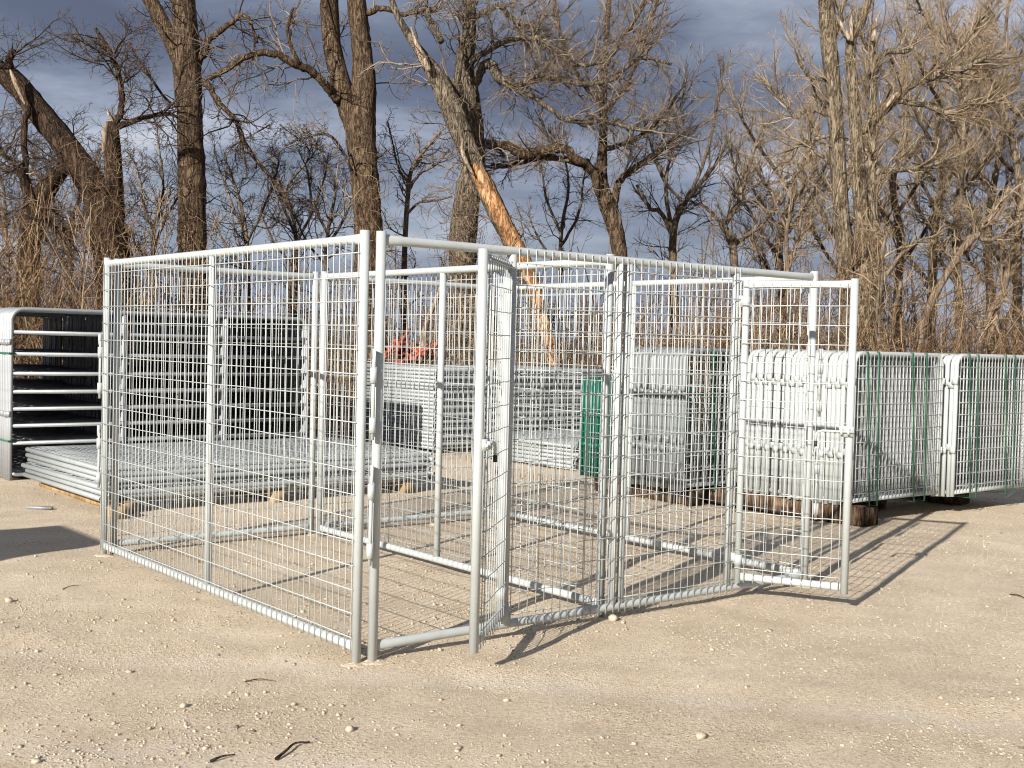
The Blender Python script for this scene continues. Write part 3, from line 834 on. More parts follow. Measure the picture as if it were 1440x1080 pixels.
def tangle(b, rg, cx, cy, z0, z1, rad, n, r=0.005):
    """vines and hooked twigs round a trunk"""
    P = np.stack([cx + rg.normal(0, rad, n), cy + rg.normal(0, rad, n), rg.uniform(z0, z1, n)], -1)
    D = rg.normal(0, 1, (n, 3)); D[:, 2] += .6
    pts, rr = grow(rg, P, D, rg.uniform(.3, .9, n), np.full(n, r), 5, .5, 0)
    b.tubes(pts, rr, 3, False)


thicket('undergrowth', 'dense brown undergrowth tangle behind the galvanized panels at the left', [(-10.5, -5.4, 17.2, 21, 2.0, 4.0, 70), (-5.5, -2.6, 19, 25, 1.2, 2.2, 16)], 201)
thicket('undergrowth', 'low brown brush behind the flat panel piles in the middle', [(-3.0, 3.0, 17.6, 24, 1.5, 3.0, 58), (-3.0, -.9, 16.4, 16.9, 1.0, 1.6, 9)], 202)
thicket('undergrowth', 'dense tan and brown brush behind the bundled gates at the right', [(2.6, 9.8, 17, 19.5, 1.8, 3.3, 44), (2.6, 9.5, 19, 24, 1.6, 3.0, 30), (4.2, 12.5, 20, 27, 1.8, 4.2, 46)], 203)
rg = np.random.default_rng(5)
b = MB()
for (px, Y, z0, z1, rad, n) in ((160, 18.8, 1.2, 4.2, .34, 560), (45, 20.2, 1.0, 3.8, .5, 460), (272, 19.6, 1.2, 3.4, .22, 150), (520, 19.2, 1.2, 4.0, .22, 140), (648, 19.8, 1.2, 3.9, .28, 330), (1215, 19.6, 1.2, 4.2, .45, 260)):
    c = at(px, 400, Y); tangle(b, rg, c[0], c[1], z0, z1, rad, n)
tag(b.build('vine_tangle', MT['brush'], None, smooth=False), 'dry brown vines tangled round the feet of the big trunks', 'vines', None, 'stuff')
# distant wood closing the view beyond the thicket
rg = np.random.default_rng(77)
b = MB()
n = 300
P = np.stack([rg.uniform(-40, 45, n), rg.uniform(34, 60, n), np.zeros(n)], -1)
D = rg.normal(0, .08, (n, 3)); D[:, 2] = 1
pts, rr = grow(rg, P, D, rg.uniform(2.0, 5.5, n), rg.uniform(.03, .07, n), 5, .09, .03)
b.tubes(pts, rr, 4, False)
P, D, L, R = spawn(rg, pts, rr, 8, .15, 1, .7, .5, np.full(n, 3.2), .5, .009)
p2, r2_ = grow(rg, P, D, L, R, 2, .22, .04); b.tubes(p2, r2_, 3, False)
P, D, L, R = spawn(rg, p2, r2_, 2, .1, 1, .7, .5, L, .6, .008)
p3, r3_ = grow(rg, P, D, L, R, 2, .25, .04); b.tubes(p3, r3_, 3, False)
tag(b.build('distant_wood', MT['twig_dark'], None, smooth=False), 'distant bare wood seen through the brush along the horizon', 'wood', None, 'stuff')

# ------------------------------------------------------------------ kennel panels
PR = 0.0205     # pipe radius
WR = 0.0024     # wire radius


def wires(x0, x1, z0, z1, yo, rg, ext=.014, dx=0.0508, dz=0.1016, zstart=None, r=WR, sides=5):
    """welded wire: verticals every 2 in., horizontals every 4 in."""
    b = MB()
    xs = np.arange(x0, x1 + 1e-6, dx)
    if x1 - xs[-1] > dx * .4: xs = np.append(xs, x1)
    zs = np.arange(z0 if zstart is None else zstart, z1 + 1e-6, dz)
    k = 5
    t = np.linspace(0, 1, k)
    P = np.empty((len(xs), k, 3))
    P[:, :, 0] = xs[:, None] + rg.normal(0, .0009, (len(xs), k)); P[:, :, 1] = yo; P[:, :, 2] = z0 - .012 + (z1 - z0 + .02) * t
    b.tubes(P, np.full((len(xs), k), r), sides, True)
    k = 9; t = np.linspace(0, 1, k)
    P = np.empty((len(zs), k, 3))
    P[:, :, 0] = x0 - ext + (x1 - x0 + ext + .014) * t; P[:, :, 1] = yo + math.copysign(2 * r * .9, yo) + rg.normal(0, .0008, (len(zs), k)); P[:, :, 2] = zs[:, None] + rg.normal(0, .0012, (len(zs), k))
    b.tubes(P, np.full((len(zs), k), r), sides, True)
    return b


def rail_pts(x0, x1, z, n=10, sag=0.0):
    t = np.linspace(0, 1, n)
    return np.stack([x0 + (x1 - x0) * t, np.zeros(n), z - sag * 4 * t * (1 - t)], -1)


def crimped(b, x0, x1, z, r):
    """pipe rail whose two ends are flattened against the posts"""
    xs = np.array([x0, x0 + .018, x0 + .05, x0 + .09]); xs = np.concatenate([xs, np.linspace(x0 + .2, x1 - .2, 6), np.array([x1 - .09, x1 - .05, x1 - .018, x1])])
    fl = np.array([.45, .5, .8, 1]); fl = np.concatenate([fl, np.ones(6), fl[::-1]])
    s = 14; a = np.arange(s) * 2 * np.pi / s
    V = np.array([[[x, math.cos(t) * r * f, z + math.sin(t) * r * (1 + (1 - f) * .28)] for t in a] for x, f in zip(xs, fl)])
    n = len(xs); idx = np.arange(n * s).reshape(n, s)
    q = np.stack([idx[:-1], np.roll(idx, -1, 1)[:-1], np.roll(idx, -1, 1)[1:], idx[1:]], -1).reshape(-1, 4)
    base = b.n; b.raw(V.reshape(-1, 3), q)
    b.ng.append((base + idx[0, ::-1]).tolist()); b.ng.append((base + idx[-1]).tolist())
    return b


def connector(root, x, y, z0, z1, mat, name='drop_pin'):
    b = MB()
    b.pipe([(x, y, z0 - .03), (x, y, z1 + .04)], .0085, 8)
    b.box((x - .002, y - .013, z1 + .02), (x + .002, y + .013, z1 + .085))
    o = b.build(name, mat, root)
    for z in (z0, z1 - .06):
        s = MB(); s.pipe([(x, y, z), (x, y, z + .065)], .0155, 10); s.build('sleeve', mat, root)
    return o


def kennel_panel(name, label, cat, L, mids, side, mat, mesh_side=1, seed=1, group=None, wire_mat=None, h=H, pins=(), sides=12, foot=0.065):
    root = empty(name)
    tag(root, label, cat, group)
    for x in (PR, L - PR):
        MB().open_pipe((x, 0, 0), (x, 0, h), PR).build('end_post', mat, root)
    crimped(MB(), PR * 1.7, L - PR * 1.7, h - .035, PR).build('top_rail', mat, root)
    crimped(MB(), PR * 1.7, L - PR * 1.7, foot, PR).build('bottom_rail', mat, root)
    for x in mids:
        MB().pipe([(x, 0, foot + PR * .8), (x, 0, h - .035 - PR * .8)], PR * .95, sides).build('middle_post', mat, root)
    yo = mesh_side * (PR + WR)
    wm = wires(.03, L - .03, foot - .01, h - .05, yo, np.random.default_rng(seed), zstart=foot + .045).build('wire_mesh', wire_mat or MT['wire'], root)
    wm['kind'] = 'stuff'
    for (x, y, z0, z1) in pins: connector(root, x, y, z0, z1, mat)
    return root


# left wall of the kennel: local x runs away from the camera, +y faces the yard on the left
left = kennel_panel('kennel_panel', 'white wire kennel side panel with a middle post, left side of the pen', 'kennel panel', L1, [L1 * .5 - .01], 0, MT['white'], 1, 1,
                    'panels of the assembled dog kennel')
left.matrix_basis = frame_matrix(UD, UP, A0 - VD * .024)
# far wall, in two bays
back_a = kennel_panel('kennel_panel', 'white welded-wire back panel closing the left run of the kennel, no middle post', 'kennel panel', L2 * SDIV - .03, [], 0, MT['white'], 1, 2,
                      'panels of the assembled dog kennel')
back_a.matrix_basis = frame_matrix(VD, UP, A0 + UD * (L1 + .01) + VD * .03)
back_b = kennel_panel('kennel_panel', 'white welded-wire back panel closing the right run of the kennel, no middle post', 'kennel panel', L2 * (1 - SDIV) - .05, [], 0, MT['white'], 1, 3,
                      'panels of the assembled dog kennel')
back_b.matrix_basis = frame_matrix(VD, UP, A0 + UD * (L1 + .01) + VD * (L2 * SDIV + .03))
divider = kennel_panel('kennel_panel', 'white welded-wire divider panel standing between the two runs inside the kennel', 'kennel panel', L1 - .12, [L1 * .5 - .04], 0, MT['white'], -1, 4,
                       'panels of the assembled dog kennel')
divider.matrix_basis = frame_matrix(UD, UP, A0 + UD * .07 + VD * (L2 * SDIV))
right = kennel_panel('kennel_panel', 'white wire kennel side panel with a middle post, right side of the pen', 'kennel panel', L1 - .03, [L1 * .5], 0, MT['white'], 1, 5,
                     'panels of the assembled dog kennel', pins=())
right.matrix_basis = frame_matrix(UD, UP, A0 + VD * (L2 + .022) + UD * .02)

# front wall with two gateways
front = empty('gate_panel', frame_matrix(VD, UP, A0 + VD * .024))
tag(front, 'white ten-foot kennel front panel with two open gates and two wire bays', 'gate panel', 'panels of the assembled dog kennel')
FW = L2 - .024
for x in (PR, FW - PR):
    MB().open_pipe((x, 0, 0), (x, 0, H), PR * 1.04).build('end_post', MT['white'], front)
crimped(MB(), PR * 1.7, FW - PR * 1.7, H - .035, PR).build('top_rail', MT['white'], front)
crimped(MB(), PR * 1.7, FW - PR * 1.7, .066, PR).build('bottom_rail', MT['white'], front)
J1, J2 = .737, 2.295
for x in (J1, 1.425, 1.485, J2):
    MB().pipe([(x, 0, .066 + PR * .8), (x, 0, H - .035 - PR * .8)], PR * .95, 12).build('inner_post', MT['white'], front)
# flared foot where the first jamb meets the rail
MB().pipe([(J1, 0, .07), (J1, 0, .11), (J1, 0, .17)], [.034, .027, .0205], 12).build('jamb_foot', MT['white'], front)
rgw = np.random.default_rng(9)
for x0, x1 in ((J1 + .02, 1.455), (1.50, J2 + .012)):
    wm = wires(x0, x1, .055, H - .03, -(PR + WR), rgw, zstart=.115).build('wire_mesh', MT['wire'], front); wm['kind'] = 'stuff'
# drop pins that couple the front panel to the left wall
for z0, z1 in ((.98, 1.25), (.45, .76)):
    connector(front, -.022, -.030, z0, z1, MT['white'])
for z0, z1 in ((1.02, 1.30), (.42, .72)):
    connector(front, FW + .03, -.028, z0, z1, MT['white'])
for z0, z1 in ((1.05, 1.4), (.3, .62)):
    connector(front, 1.455, .045, z0, z1, MT['white'])
# bent wire latch keepers
for x, s in ((PR * 2 + .002, 1), (FW - PR * 2 - .002, -1)):
    t = np.linspace(0, math.pi, 9)
    MB().pipe(np.stack([x + s * .022 * np.sin(t), -.006 + 0 * t, .875 - .055 * np.cos(t)], -1), .0035, 6).build('latch_keeper', MT['white'], front)
# left wall pins at the far end
for z0, z1 in ((1.0, 1.28), (.45, .72)):
    connector(left, L1 + .012, .024, z0, z1, MT['white'])


def gate(parent, hinge, direction, length, latch_side, seed):
    """hinge, direction in panel coordinates; a gate leaf with frame, wire, hinges and latch"""
    d = Vector((*direction, 0)).normalized()
    z0, z1 = .10, 1.752
    fr = MB()
    fr.open_pipe((length, 0, z0), (length, 0, z1), PR)
    fr.open_pipe((0, 0, z0), (0, 0, z1 - .01), PR * .9)
    crimped(fr, PR * .8, length - PR * .8, z1 - .03, PR * .95)
    crimped(fr, PR * .8, length - PR * .8, z0 + .035, PR * .95)
    g = fr.build('gate', MT['white'], parent)
    Y = Vector((0, 0, 1)).cross(d)
    m = Matrix.Identity(4)
    for i in range(3): m[i][0] = d[i]; m[i][1] = Y[i]; m[i][2] = (0, 0, 1)[i]
    m[0][3], m[1][3] = hinge
    g.matrix_basis = m
    s = latch_side
    w = wires(.040, length - .03, z0 + .02, z1 - .03, s * (PR + WR), np.random.default_rng(seed), ext=.052, zstart=z0 + .085).build('wire_mesh', MT['wire'], g); w['kind'] = 'stuff'
    lb = MB(); zl = .955
    lb.box((length - .058, .004, zl - .023), (length + .012, PR + .014, zl + .023)) if s > 0 else lb.box((length - .05, -PR - .006, zl - .028), (length + .026, -PR + .002, zl + .028))
    lb.build('latch_plate', MT['white'], g, smooth=False)
    rod = MB(); y = s * (PR + .018)
    rod.pipe([(length + .03, y, zl), (length - .13, y, zl), (length - .155, y, zl - .006), (length - .165, y, zl - .025), (length - .166, y, zl - .06)], .0065, 8, True, (0, 1, 0))
    rod.build('latch_bolt', MT['white'], g)
    t = MB(); t.pipe([(length - .166, y, zl - .056), (length - .166, y, zl - .085)], .0095, 8); t.build('latch_tip', MT['black'], g)
    cl = MB()
    for x in (length - .04, length - .005):
        cl.box((x, y - .012, zl - .016), (x + .012, y + .012, zl + .016))
    cl.build('latch_guide', MT['white'], g, smooth=False)
    for z in (.20, 1.60):
        hb = MB(); hb.pipe([(0, 0, z), (0, 0, z + .055)], PR * 1.12, 12); hb.box((-.05, -.004, z + .005), (0, .004, z + .06)); hb.build('hinge', MT['white'], g)
    return g


def to_local(P):
    q = np.array([*P, 0]) - (A0 + VD * .024)
    return (float(q @ VD), float(q @ UD))


hx1 = (J1 - .062, -.050); f1 = to_local((-.13, 4.875)); d1 = (f1[0] - hx1[0], f1[1] - hx1[1])
gate(front, hx1, d1, math.hypot(*d1), 1, 21)
hx2 = (J2 + .03, -.050); f2 = to_local((1.77, 6.25)); d2 = (f2[0] - hx2[0], f2[1] - hx2[1])
gate(front, hx2, d2, math.hypot(*d2), -1, 22)

ORD = ['first', 'second', 'third', 'fourth', 'fifth', 'sixth', 'seventh', 'eighth', 'ninth', 'tenth', 'eleventh', 'twelfth', 'thirteenth', 'fourteenth', 'fifteenth', 'sixteenth',
       'seventeenth', 'eighteenth', 'nineteenth', 'twentieth', 'twenty-first', 'twenty-second', 'twenty-third', 'twenty-fourth', 'twenty-fifth', 'twenty-sixth', 'twenty-seventh', 'twenty-eighth', 'twenty-ninth', 'thirtieth'] + ['thirty-' + w for w in ('first', 'second', 'third', 'fourth', 'fifth', 'sixth', 'seventh', 'eighth', 'ninth')] + ['fortieth']

# ------------------------------------------------------------------ flat piles of kennel panels
flat_protos = [kennel_panel('flat_kennel_panel', '', 'kennel panel', 3.05, m, 0, MT['pile'], -1, 30 + k, sides=10, wire_mat=MT['pile']) for k, m in enumerate(([1.02, 2.03], [1.5], [1.02, 2.03]))]
USED = set()


def flat_pile(N0, n, z0, pitch, lab, group, seed, jit=.02, ju=.03):
    rr = random.Random(seed)
    for k in range(n):
        pi = k % 3
        ang = rr.gauss(0, .006)
        X = VD * math.cos(ang) + UD * math.sin(ang); Z = UD * math.cos(ang) - VD * math.sin(ang)
        org = N0 + VD * rr.uniform(-jit, jit) + UD * rr.uniform(-ju, ju) + UP * (z0 + PR + k * pitch)
        if k % 2:
            org = org + X * 3.05 + Z * (H - .012); X = -X; Z = -Z
        m = frame_matrix(X, Z, org)
        if pi not in USED:
            o = flat_protos[pi]; o.matrix_basis = m; USED.add(pi)
        else:
            o = copy_tree(flat_protos[pi], m)
        if k == n - 1: pos = 'topmost'
        elif k == 0: pos = 'lowest'
        else: pos = ORD[k] + ' from the bottom'
        o['label'] = lab % pos; o['group'] = group


NF = np.array([-3.06, 8.93, 0])
flat_pile(NF, 6, .105, .0435, 'white wire kennel panel lying flat, %s in the pile on yellow timber', 'panels lying flat on yellow timber', 3, .025, .05)
flat_pile(np.array([-.95, 14.6, 0]), 22, .04, .0455, 'kennel panel lying flat, %s in the tall pile behind the kennel', 'panels in the tall flat pile', 4, .012, .02)
flat_pile(np.array([.68, 12.85, 0]), 6, .03, .045, 'kennel panel lying flat, %s in the pile beside the green gates', 'panels in the low flat pile by the green gates', 5, .03, .05)


def timber(name, label, org, X, L, w, h, mat, group=None, cat='timber', jit=.004, endmat=None):
    b = MB(); nseg = 10
    rg = np.random.default_rng(int(abs(org[0] * 1000)))
    prof = [(-.5, .06), (-.44, 0), (.44, 0), (.5, .06), (.5, .94), (.44, 1), (-.44, 1), (-.5, .94)]
    V = []
    for i in range(nseg + 1):
        for (a, c) in prof: V.append([i * L / nseg + (rg.normal(0, .004) if i in (0, nseg) else 0), a * w + rg.normal(0, jit), c * h + rg.normal(0, jit)])
    V = np.array(V); V[:, 2] = np.maximum(V[:, 2], 0.002)
    idx = np.arange((nseg + 1) * 8).reshape(nseg + 1, 8)
    q = np.stack([idx[:-1], np.roll(idx, -1, 1)[:-1], np.roll(idx, -1, 1)[1:], idx[1:]], -1).reshape(-1, 4)
    b.raw(V, q); b.ng.append(idx[0, ::-1].tolist()); b.ng.append(idx[-1].tolist())
    o = b.build(name, mat, None, smooth=False)
    o.matrix_basis = frame_matrix(X, UP, org)
    return tag(o, label, cat, group)


G = 'timbers under the panels'
timber('lumber', 'yellow pine beam under the left edge of the low flat pile', NF + UD * -.0 + VD * .22, UD, 1.95, .10, .10, MT['pine'], G)
timber('lumber', 'yellow pine beam under the middle of the low flat pile at the left', NF + UD * .0 + VD * 1.5, UD, 1.85, .10, .10, MT['pine'], G)
timber('lumber', 'yellow pine beam under the right end of the low flat pile at the left', NF + UD * .02 + VD * 2.8, UD, 1.8, .10, .10, MT['pine'], G)
timber('lumber', 'short yellow pine block at the near corner of the low flat pile', np.array([-2.86, 8.80, 0]), UD, .30, .10, .088, MT['pine'], G)

# ------------------------------------------------------------------ galvanized corral panels standing in a bundle
def corral_panel():
    root = empty('corral_panel')
    L, h, r = 3.05, 1.585, .0185
    rc = .11
    fr = MB()
    t = np.linspace(0, math.pi / 2, 7)
    pts = [(0, 0, 0), (0, 0, .5), (0, 0, 1.0), (0, 0, h - rc)]
    pts += [(rc - rc * math.cos(a), 0, h - r - rc + rc * math.sin(a)) for a in t[1:]]
    pts += [(L * .5, 0, h - r)]
    pts += [(L - rc + rc * math.sin(a), 0, h - r - rc + rc * math.cos(a)) for a in t]
    pts += [(L, 0, 1.0), (L, 0, .5), (L, 0, 0)]
    fr.pipe(pts, r, 10, True, (0, 1, 0)); fr.build('frame', MT['galv'], root)
    for z in (1.355, 1.155, .975, .808, .65, .495, .335):
        MB().pipe([(r, 0, z), (L / 2, 0, z - .002), (L - r, 0, z)], r * .92, 10).build('rail', MT['galv'], root)
    MB().pipe([(r, 0, .06), (.03 + r, 0, .045), (L / 2, 0, .04), (L - .03 - r, 0, .045), (L - r, 0, .06)], r * .92, 10).build('rail', MT['galv'], root)
    # upright stays, bent in and out round the rails
    for sx in (1.05, 2.10):
        zz = [1.54, 1.45, 1.355, 1.25, 1.155, 1.06, .975, .89, .808, .73, .65, .57, .495, .41, .335, .18, .05]
        b = MB(); b.pipe([(sx + (.008 if i % 2 else -.004), -.028 if i % 2 == 0 else -.006, z) for i, z in enumerate(zz)], .014, 6); b.build('stay', MT['galv'], root)
    for z in (.58, 1.24):
        for x in (-.03, L + .004):
            b = MB(); b.box((x, -.022, z), (x + .026, .022, z + .05)); b.build('coupling_lug', MT['galv'], root, smooth=False)
    return root


proto = corral_panel()
tag(proto, 'x', 'corral panel', 'galvanized corral panels in the upright bundle')
NB = np.array([-4.57, 10.93, 0])
rr = random.Random(8)
for k in range(40):
    m = frame_matrix(VD, UP, NB + UD * (k * .042) + VD * rr.uniform(-.012, .012) + UP * (rr.uniform(-.004, .006) + gz(NB[0], NB[1])))
    o = proto if k == 0 else copy_tree(proto, m)
    o.matrix_basis = m
    o['label'] = 'galvanized corral panel standing upright, %s from the front of the left bundle' % ('nearest' if k == 0 else ORD[k])


# a second bundle of the same panels stands directly behind the first
for k in range(34):
    m = frame_matrix(VD, UP, NB + UD * (1.74 + k * .042) + VD * (.22 + rr.uniform(-.015, .015)) + UP * rr.uniform(-.012, -.004))
    o = copy_tree(proto, m)
    o['label'] = 'galvanized corral panel in the rear bundle, hidden behind the tall left bundle'
    o['group'] = 'galvanized corral panels in the rear bundle'


def strap_loop(name, label, pts, closed=True, w=.016, t=.0022, normal=(0, 0, 1), mat='strap', group=None, cat='strap'):
    """flat band following pts; normal = direction of the band's width"""
    pts = np.asarray(pts, float)
    if closed: pts = np.vstack([pts, pts[:1]])
    nn = np.asarray(normal, float); nn = nn / np.linalg.norm(nn)
    b = MB(); V = []
    cen = pts.mean(0)
    for p in pts:
        o = p - cen; o = o - nn * (o @ nn); o = o / (np.linalg.norm(o) + 1e-9)
        for a, c in ((-.5, 0), (.5, 0), (.5, 1), (-.5, 1)): V.append(p + nn * a * w + o * c * t)
    n = len(pts); idx = np.arange(n * 4).reshape(n, 4)
    q = np.stack([idx[:-1], idx[1:], np.roll(idx, -1, 1)[1:], np.roll(idx, -1, 1)[:-1]], -1).reshape(-1, 4)
    b.raw(np.array(V), q)
    return tag(b.build(name, MT[mat], None, smooth=False), label, cat, group)


for z, lab in ((1.165, 'upper green strap round the galvanized panel bundle at the left'), (.362, 'lower green strap round the galvanized panel bundle at the left')):
    c = [NB - VD * .033 - UD * .022, NB + VD * .022 - UD * .022, NB + VD * .022 + UD * 1.66, NB - VD * .033 + UD * 1.66]
    # the band lies on the post ends at the left and runs over the front rails
    strap_loop('strap', lab, [p + UP * z for p in c], group='green straps')

# ------------------------------------------------------------------ gate bundles
def bundle_gate(mat, w=1.24, h=1.22, name='bundled_gate', seed=1, lugz=(.96, .36), rc=.085, mesh=True):
    root = empty(name)
    r = .0195
    fr = MB(); t = np.linspace(0, math.pi / 2, 7)
    pts = [(0, 0, 0), (0, 0, .6), (0, 0, h - rc)]
    pts += [(rc - rc * math.cos(a), 0, h - r - rc + rc * math.sin(a)) for a in t[1:]]
    pts += [(w - rc + rc * math.sin(a), 0, h - r - rc + rc * math.cos(a)) for a in t]
    pts += [(w, 0, .6), (w, 0, 0)]
    fr.pipe(pts, r, 10, True, (0, 1, 0)); fr.build('frame', mat, root)
    MB().pipe([(r * .5, 0, .035), (w - r * .5, 0, .035)], r * .95, 10).build('bottom_rail', mat, root)
    if mesh:
        wm = wires(.03, w - .03, .046, h - .035, -(r + .0026), np.random.default_rng(seed), r=.0026, sides=4, zstart=.09).build('wire_mesh', mat if mat.name.startswith('green') else MT['wire'], root)
        wm['kind'] = 'stuff'
    for z in lugz:
        for x in (-.03, w + .004):
            b = MB(); b.box((x, -.024, z), (x + .026, .026, z + .052)); b.build('lug', mat, root, smooth=False)
    return root


def gate_bundle(org, n, pitch, z0, proto, lab, group, seed, lugs=None, jx=.01):
    rr = random.Random(seed)
    base = None
    for k in range(n):
        m = frame_matrix(VD, UP, org + UD * (k * pitch + .02 + rr.uniform(-.002, .002)) + VD * (rr.uniform(-jx, jx) + (.008 if k % 2 else 0)) + UP * (z0 + rr.uniform(0, .01) - (.006 if k % 2 else 0)))
        if lugs and k % 2 == 1: p = lugs
        else: p = proto
        if p.get('used') is None:
            o = p; o['used'] = 1; o.matrix_basis = m
        else:
            o = copy_tree(p, m)
        o['label'] = lab % ('nearest' if k == 0 else ORD[k]); o['category'] = 'gate'; o['group'] = group
    for o in bpy.data.objects:
        if o.get('used') is not None: pass


whA = bundle_gate(MT['white'], seed=50, lugz=(.955, .37))
whB = bundle_gate(MT['white'], seed=51, lugz=(.93, .40))
W1 = np.array([2.70, 9.40, 0])
gate_bundle(W1, 24, .0455, .15, whA, 'white upright gate, %s from the front of the bundle behind the open right gate', 'white gates in the middle upright bundle', 61, whB)
W2 = np.array([3.79, 10.16, 0])
gate_bundle(W2, 19, .0455, .15, whA, 'white upright gate, %s from the front of the bundle at the right edge', 'white gates in the upright bundle at the right edge', 62, whB)
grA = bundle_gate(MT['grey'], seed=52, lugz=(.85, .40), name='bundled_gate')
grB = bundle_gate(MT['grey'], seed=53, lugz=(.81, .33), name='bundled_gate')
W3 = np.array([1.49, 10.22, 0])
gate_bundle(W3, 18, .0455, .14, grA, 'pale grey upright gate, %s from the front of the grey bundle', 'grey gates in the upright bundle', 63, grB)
gn = bundle_gate(MT['green'], 1.24, 1.03, seed=54, lugz=(.62, .3), name='green_gate', rc=.05)
W4 = np.array([1.02, 12.25, 0])
gate_bundle(W4, 10, .0455, .0, gn, 'green upright gate, %s from the front of the tall green bundle', 'tall green gates', 64)
gs = bundle_gate(MT['green'], 1.0, .80, seed=55, lugz=(.52, .2), name='green_gate', rc=.05)
gate_bundle(W4 - UD * .12 + VD * .02, 2, .047, .0, gs, 'short green gate standing upright, %s of the two in front of the tall green ones', 'short green gates', 65)
# spare position left of the view; the shadow there comes from the added crate
W5 = np.array([-4.85, 4.25, 0]) 
for o in bpy.data.objects:
    if 'used' in o: del o['used']

GS = 'green straps'
for (W, n, pitch, z0, xs, where) in ((W1, 24, .0455, .15, (.17, .30, .80, .98), 'the white gate bundle'), (W2, 19, .0455, .15, (.18, .30, .78, .92), 'the gate bundle at the right edge'),
                                     (W3, 18, .0455, .14, (.35, .95), 'the grey gate bundle')):
    for k, x in enumerate(xs):
        T = n * pitch + .0
        sl = .045 if k % 2 == 0 else .022
        a = W + VD * x - UD * .012
        h = 1.22 + .004
        pts = [a + UP * (z0 + h) + VD * -sl, a + UP * (z0 - .012) + VD * sl, a + UD * (T + .01) + UP * (z0 - .012) + VD * sl, a + UD * (T + .01) + UP * (z0 + h) - VD * sl]
        # corners pulled in at the top so that the band hugs the rail
        strap_loop('strap', '%s green strap from the left round %s' % (ORD[k], where), pts, w=.020, normal=VD, group=GS)

# weathered timbers under the gate bundles
timber('railroad_tie', 'weathered brown beam under the left end of the white gate bundle', W1 - UD * .10 + VD * .10, UD, 2.1, .20, .148, MT['tie'], G, 'beam', .006)
timber('railroad_tie', 'weathered brown beam under the right end of the white gate bundle', W1 + UD * .42 + VD * 1.02, UD, 1.3, .18, .148, MT['tie'], G, 'beam', .006)
timber('railroad_tie', 'weathered brown beam under the bundle at the right edge', W2 + UD * .34 + VD * .75, UD, 1.1, .18, .148, MT['tie'], G, 'beam', .006)
timber('railroad_tie', 'weathered brown beam under the grey gate bundle, left end', W3 + UD * .04 + VD * .22, UD, 1.2, .18, .138, MT['tie'], G, 'beam', .006)
timber('railroad_tie', 'weathered brown beam under the grey gate bundle, right end', W3 + UD * .04 + VD * .95, UD, 1.2, .18, .138, MT['tie'], G, 'beam', .006)

# plywood-sided crate added outside the frame on the left to cast the yard shadow
cr = empty('shadow_caster_crate', frame_matrix(-VD, UP, np.array([-4.46, 4.52, 0])))
tag(cr, 'closed plywood crate added out of view at the left to cast the yard shadow', 'crate')
# local x runs left, local y runs towards the camera
for (lo, hi, nm) in (((0, -.86, .1), (1.6, -.842, 1.6), 'side_panel'), ((0, -.018, .1), (1.6, 0, 1.6), 'side_panel'), ((0, -.84, .1), (.018, -.02, 1.6), 'end_panel'), ((1.582, -.84, .1), (1.6, -.02, 1.6), 'end_panel'),
                     ((-.01, -.87, 1.602), (1.61, .01, 1.62), 'lid')):
    b = MB(); b.box(lo, hi); b.build(nm, MT['pine'], cr, smooth=False)
for y in (-.80, -.43, -.06):
    b = MB(); b.box((0, y - .045, .003), (1.6, y + .045, .098)); b.build('skid', MT['pine'], cr, smooth=False)

# ------------------------------------------------------------------ things in the brush
def netting():
    rg = np.random.default_rng(4)
    n = 170
    P = np.stack([rg.normal(0, .17, n), rg.normal(0, .14, n), rg.uniform(.1, 1.6, n)], -1)
    P[:, 2] = np.minimum(P[:, 2], 1.30 - np.abs(P[:, 0]) * .4)
    D = rg.normal(0, 1, (n, 3)); D[:, 2] *= .12
    pts, rad = grow(rg, P, D, rg.uniform(.15, .4, n), np.full(n, .03), 6, .4, -.08, tip=.8)
    pts[:, :, 2] = np.maximum(pts[:, :, 2], .03)
    rad = rad * rg.uniform(.4, 1.6, rad.shape)
    b = MB(); b.tubes(pts, rad, 4, True)
    o = b.build('plastic_netting', MT['netting'], None, smooth=False)
    p = at(572, 500, 17.0); o.location = (p[0], p[1], 0)
    tag(o, 'crumpled orange plastic heaped up in the brush behind the tall flat pile', 'netting')


netting()
l, r = limb_line([(585, 560, 4), (592, 500, 4), (600, 455, 4), (612, 425, 3.5), (624, 392, 2.5)], 16.9)
b = MB(); b.tubes(l[None], r[None], 7, True)
tag(b.build('broken_branch', MT['splinter'], None), 'pale barkless broken branch leaning in front of the orange plastic', 'branch')

# ------------------------------------------------------------------ gravel, stones and litter
def ico():
    t = (1 + 5 ** .5) / 2
    v = np.array([(-1, t, 0), (1, t, 0), (-1, -t, 0), (1, -t, 0), (0, -1, t), (0, 1, t), (0, -1, -t), (0, 1, -t), (t, 0, -1), (t, 0, 1), (-t, 0, -1), (-t, 0, 1)], float)
    v /= np.linalg.norm(v[0])
    f = np.array([(0, 11, 5), (0, 5, 1), (0, 1, 7), (0, 7, 10), (0, 10, 11), (1, 5, 9), (5, 11, 4), (11, 10, 2), (10, 7, 6), (7, 1, 8), (3, 9, 4), (3, 4, 2), (3, 2, 6), (3, 6, 8), (3, 8, 9), (4, 9, 5), (2, 4, 11), (6, 2, 10), (8, 6, 7), (9, 8, 1)])
    return v, f


def octa():
    v = np.array([(1, 0, 0), (-1, 0, 0), (0, 1, 0), (0, -1, 0), (0, 0, 1), (0, 0, -1)], float)
    f = np.array([(4, 0, 2), (4, 2, 1), (4, 1, 3), (4, 3, 0), (5, 2, 0), (5, 1, 2), (5, 3, 1), (5, 0, 3)])
    return v, f


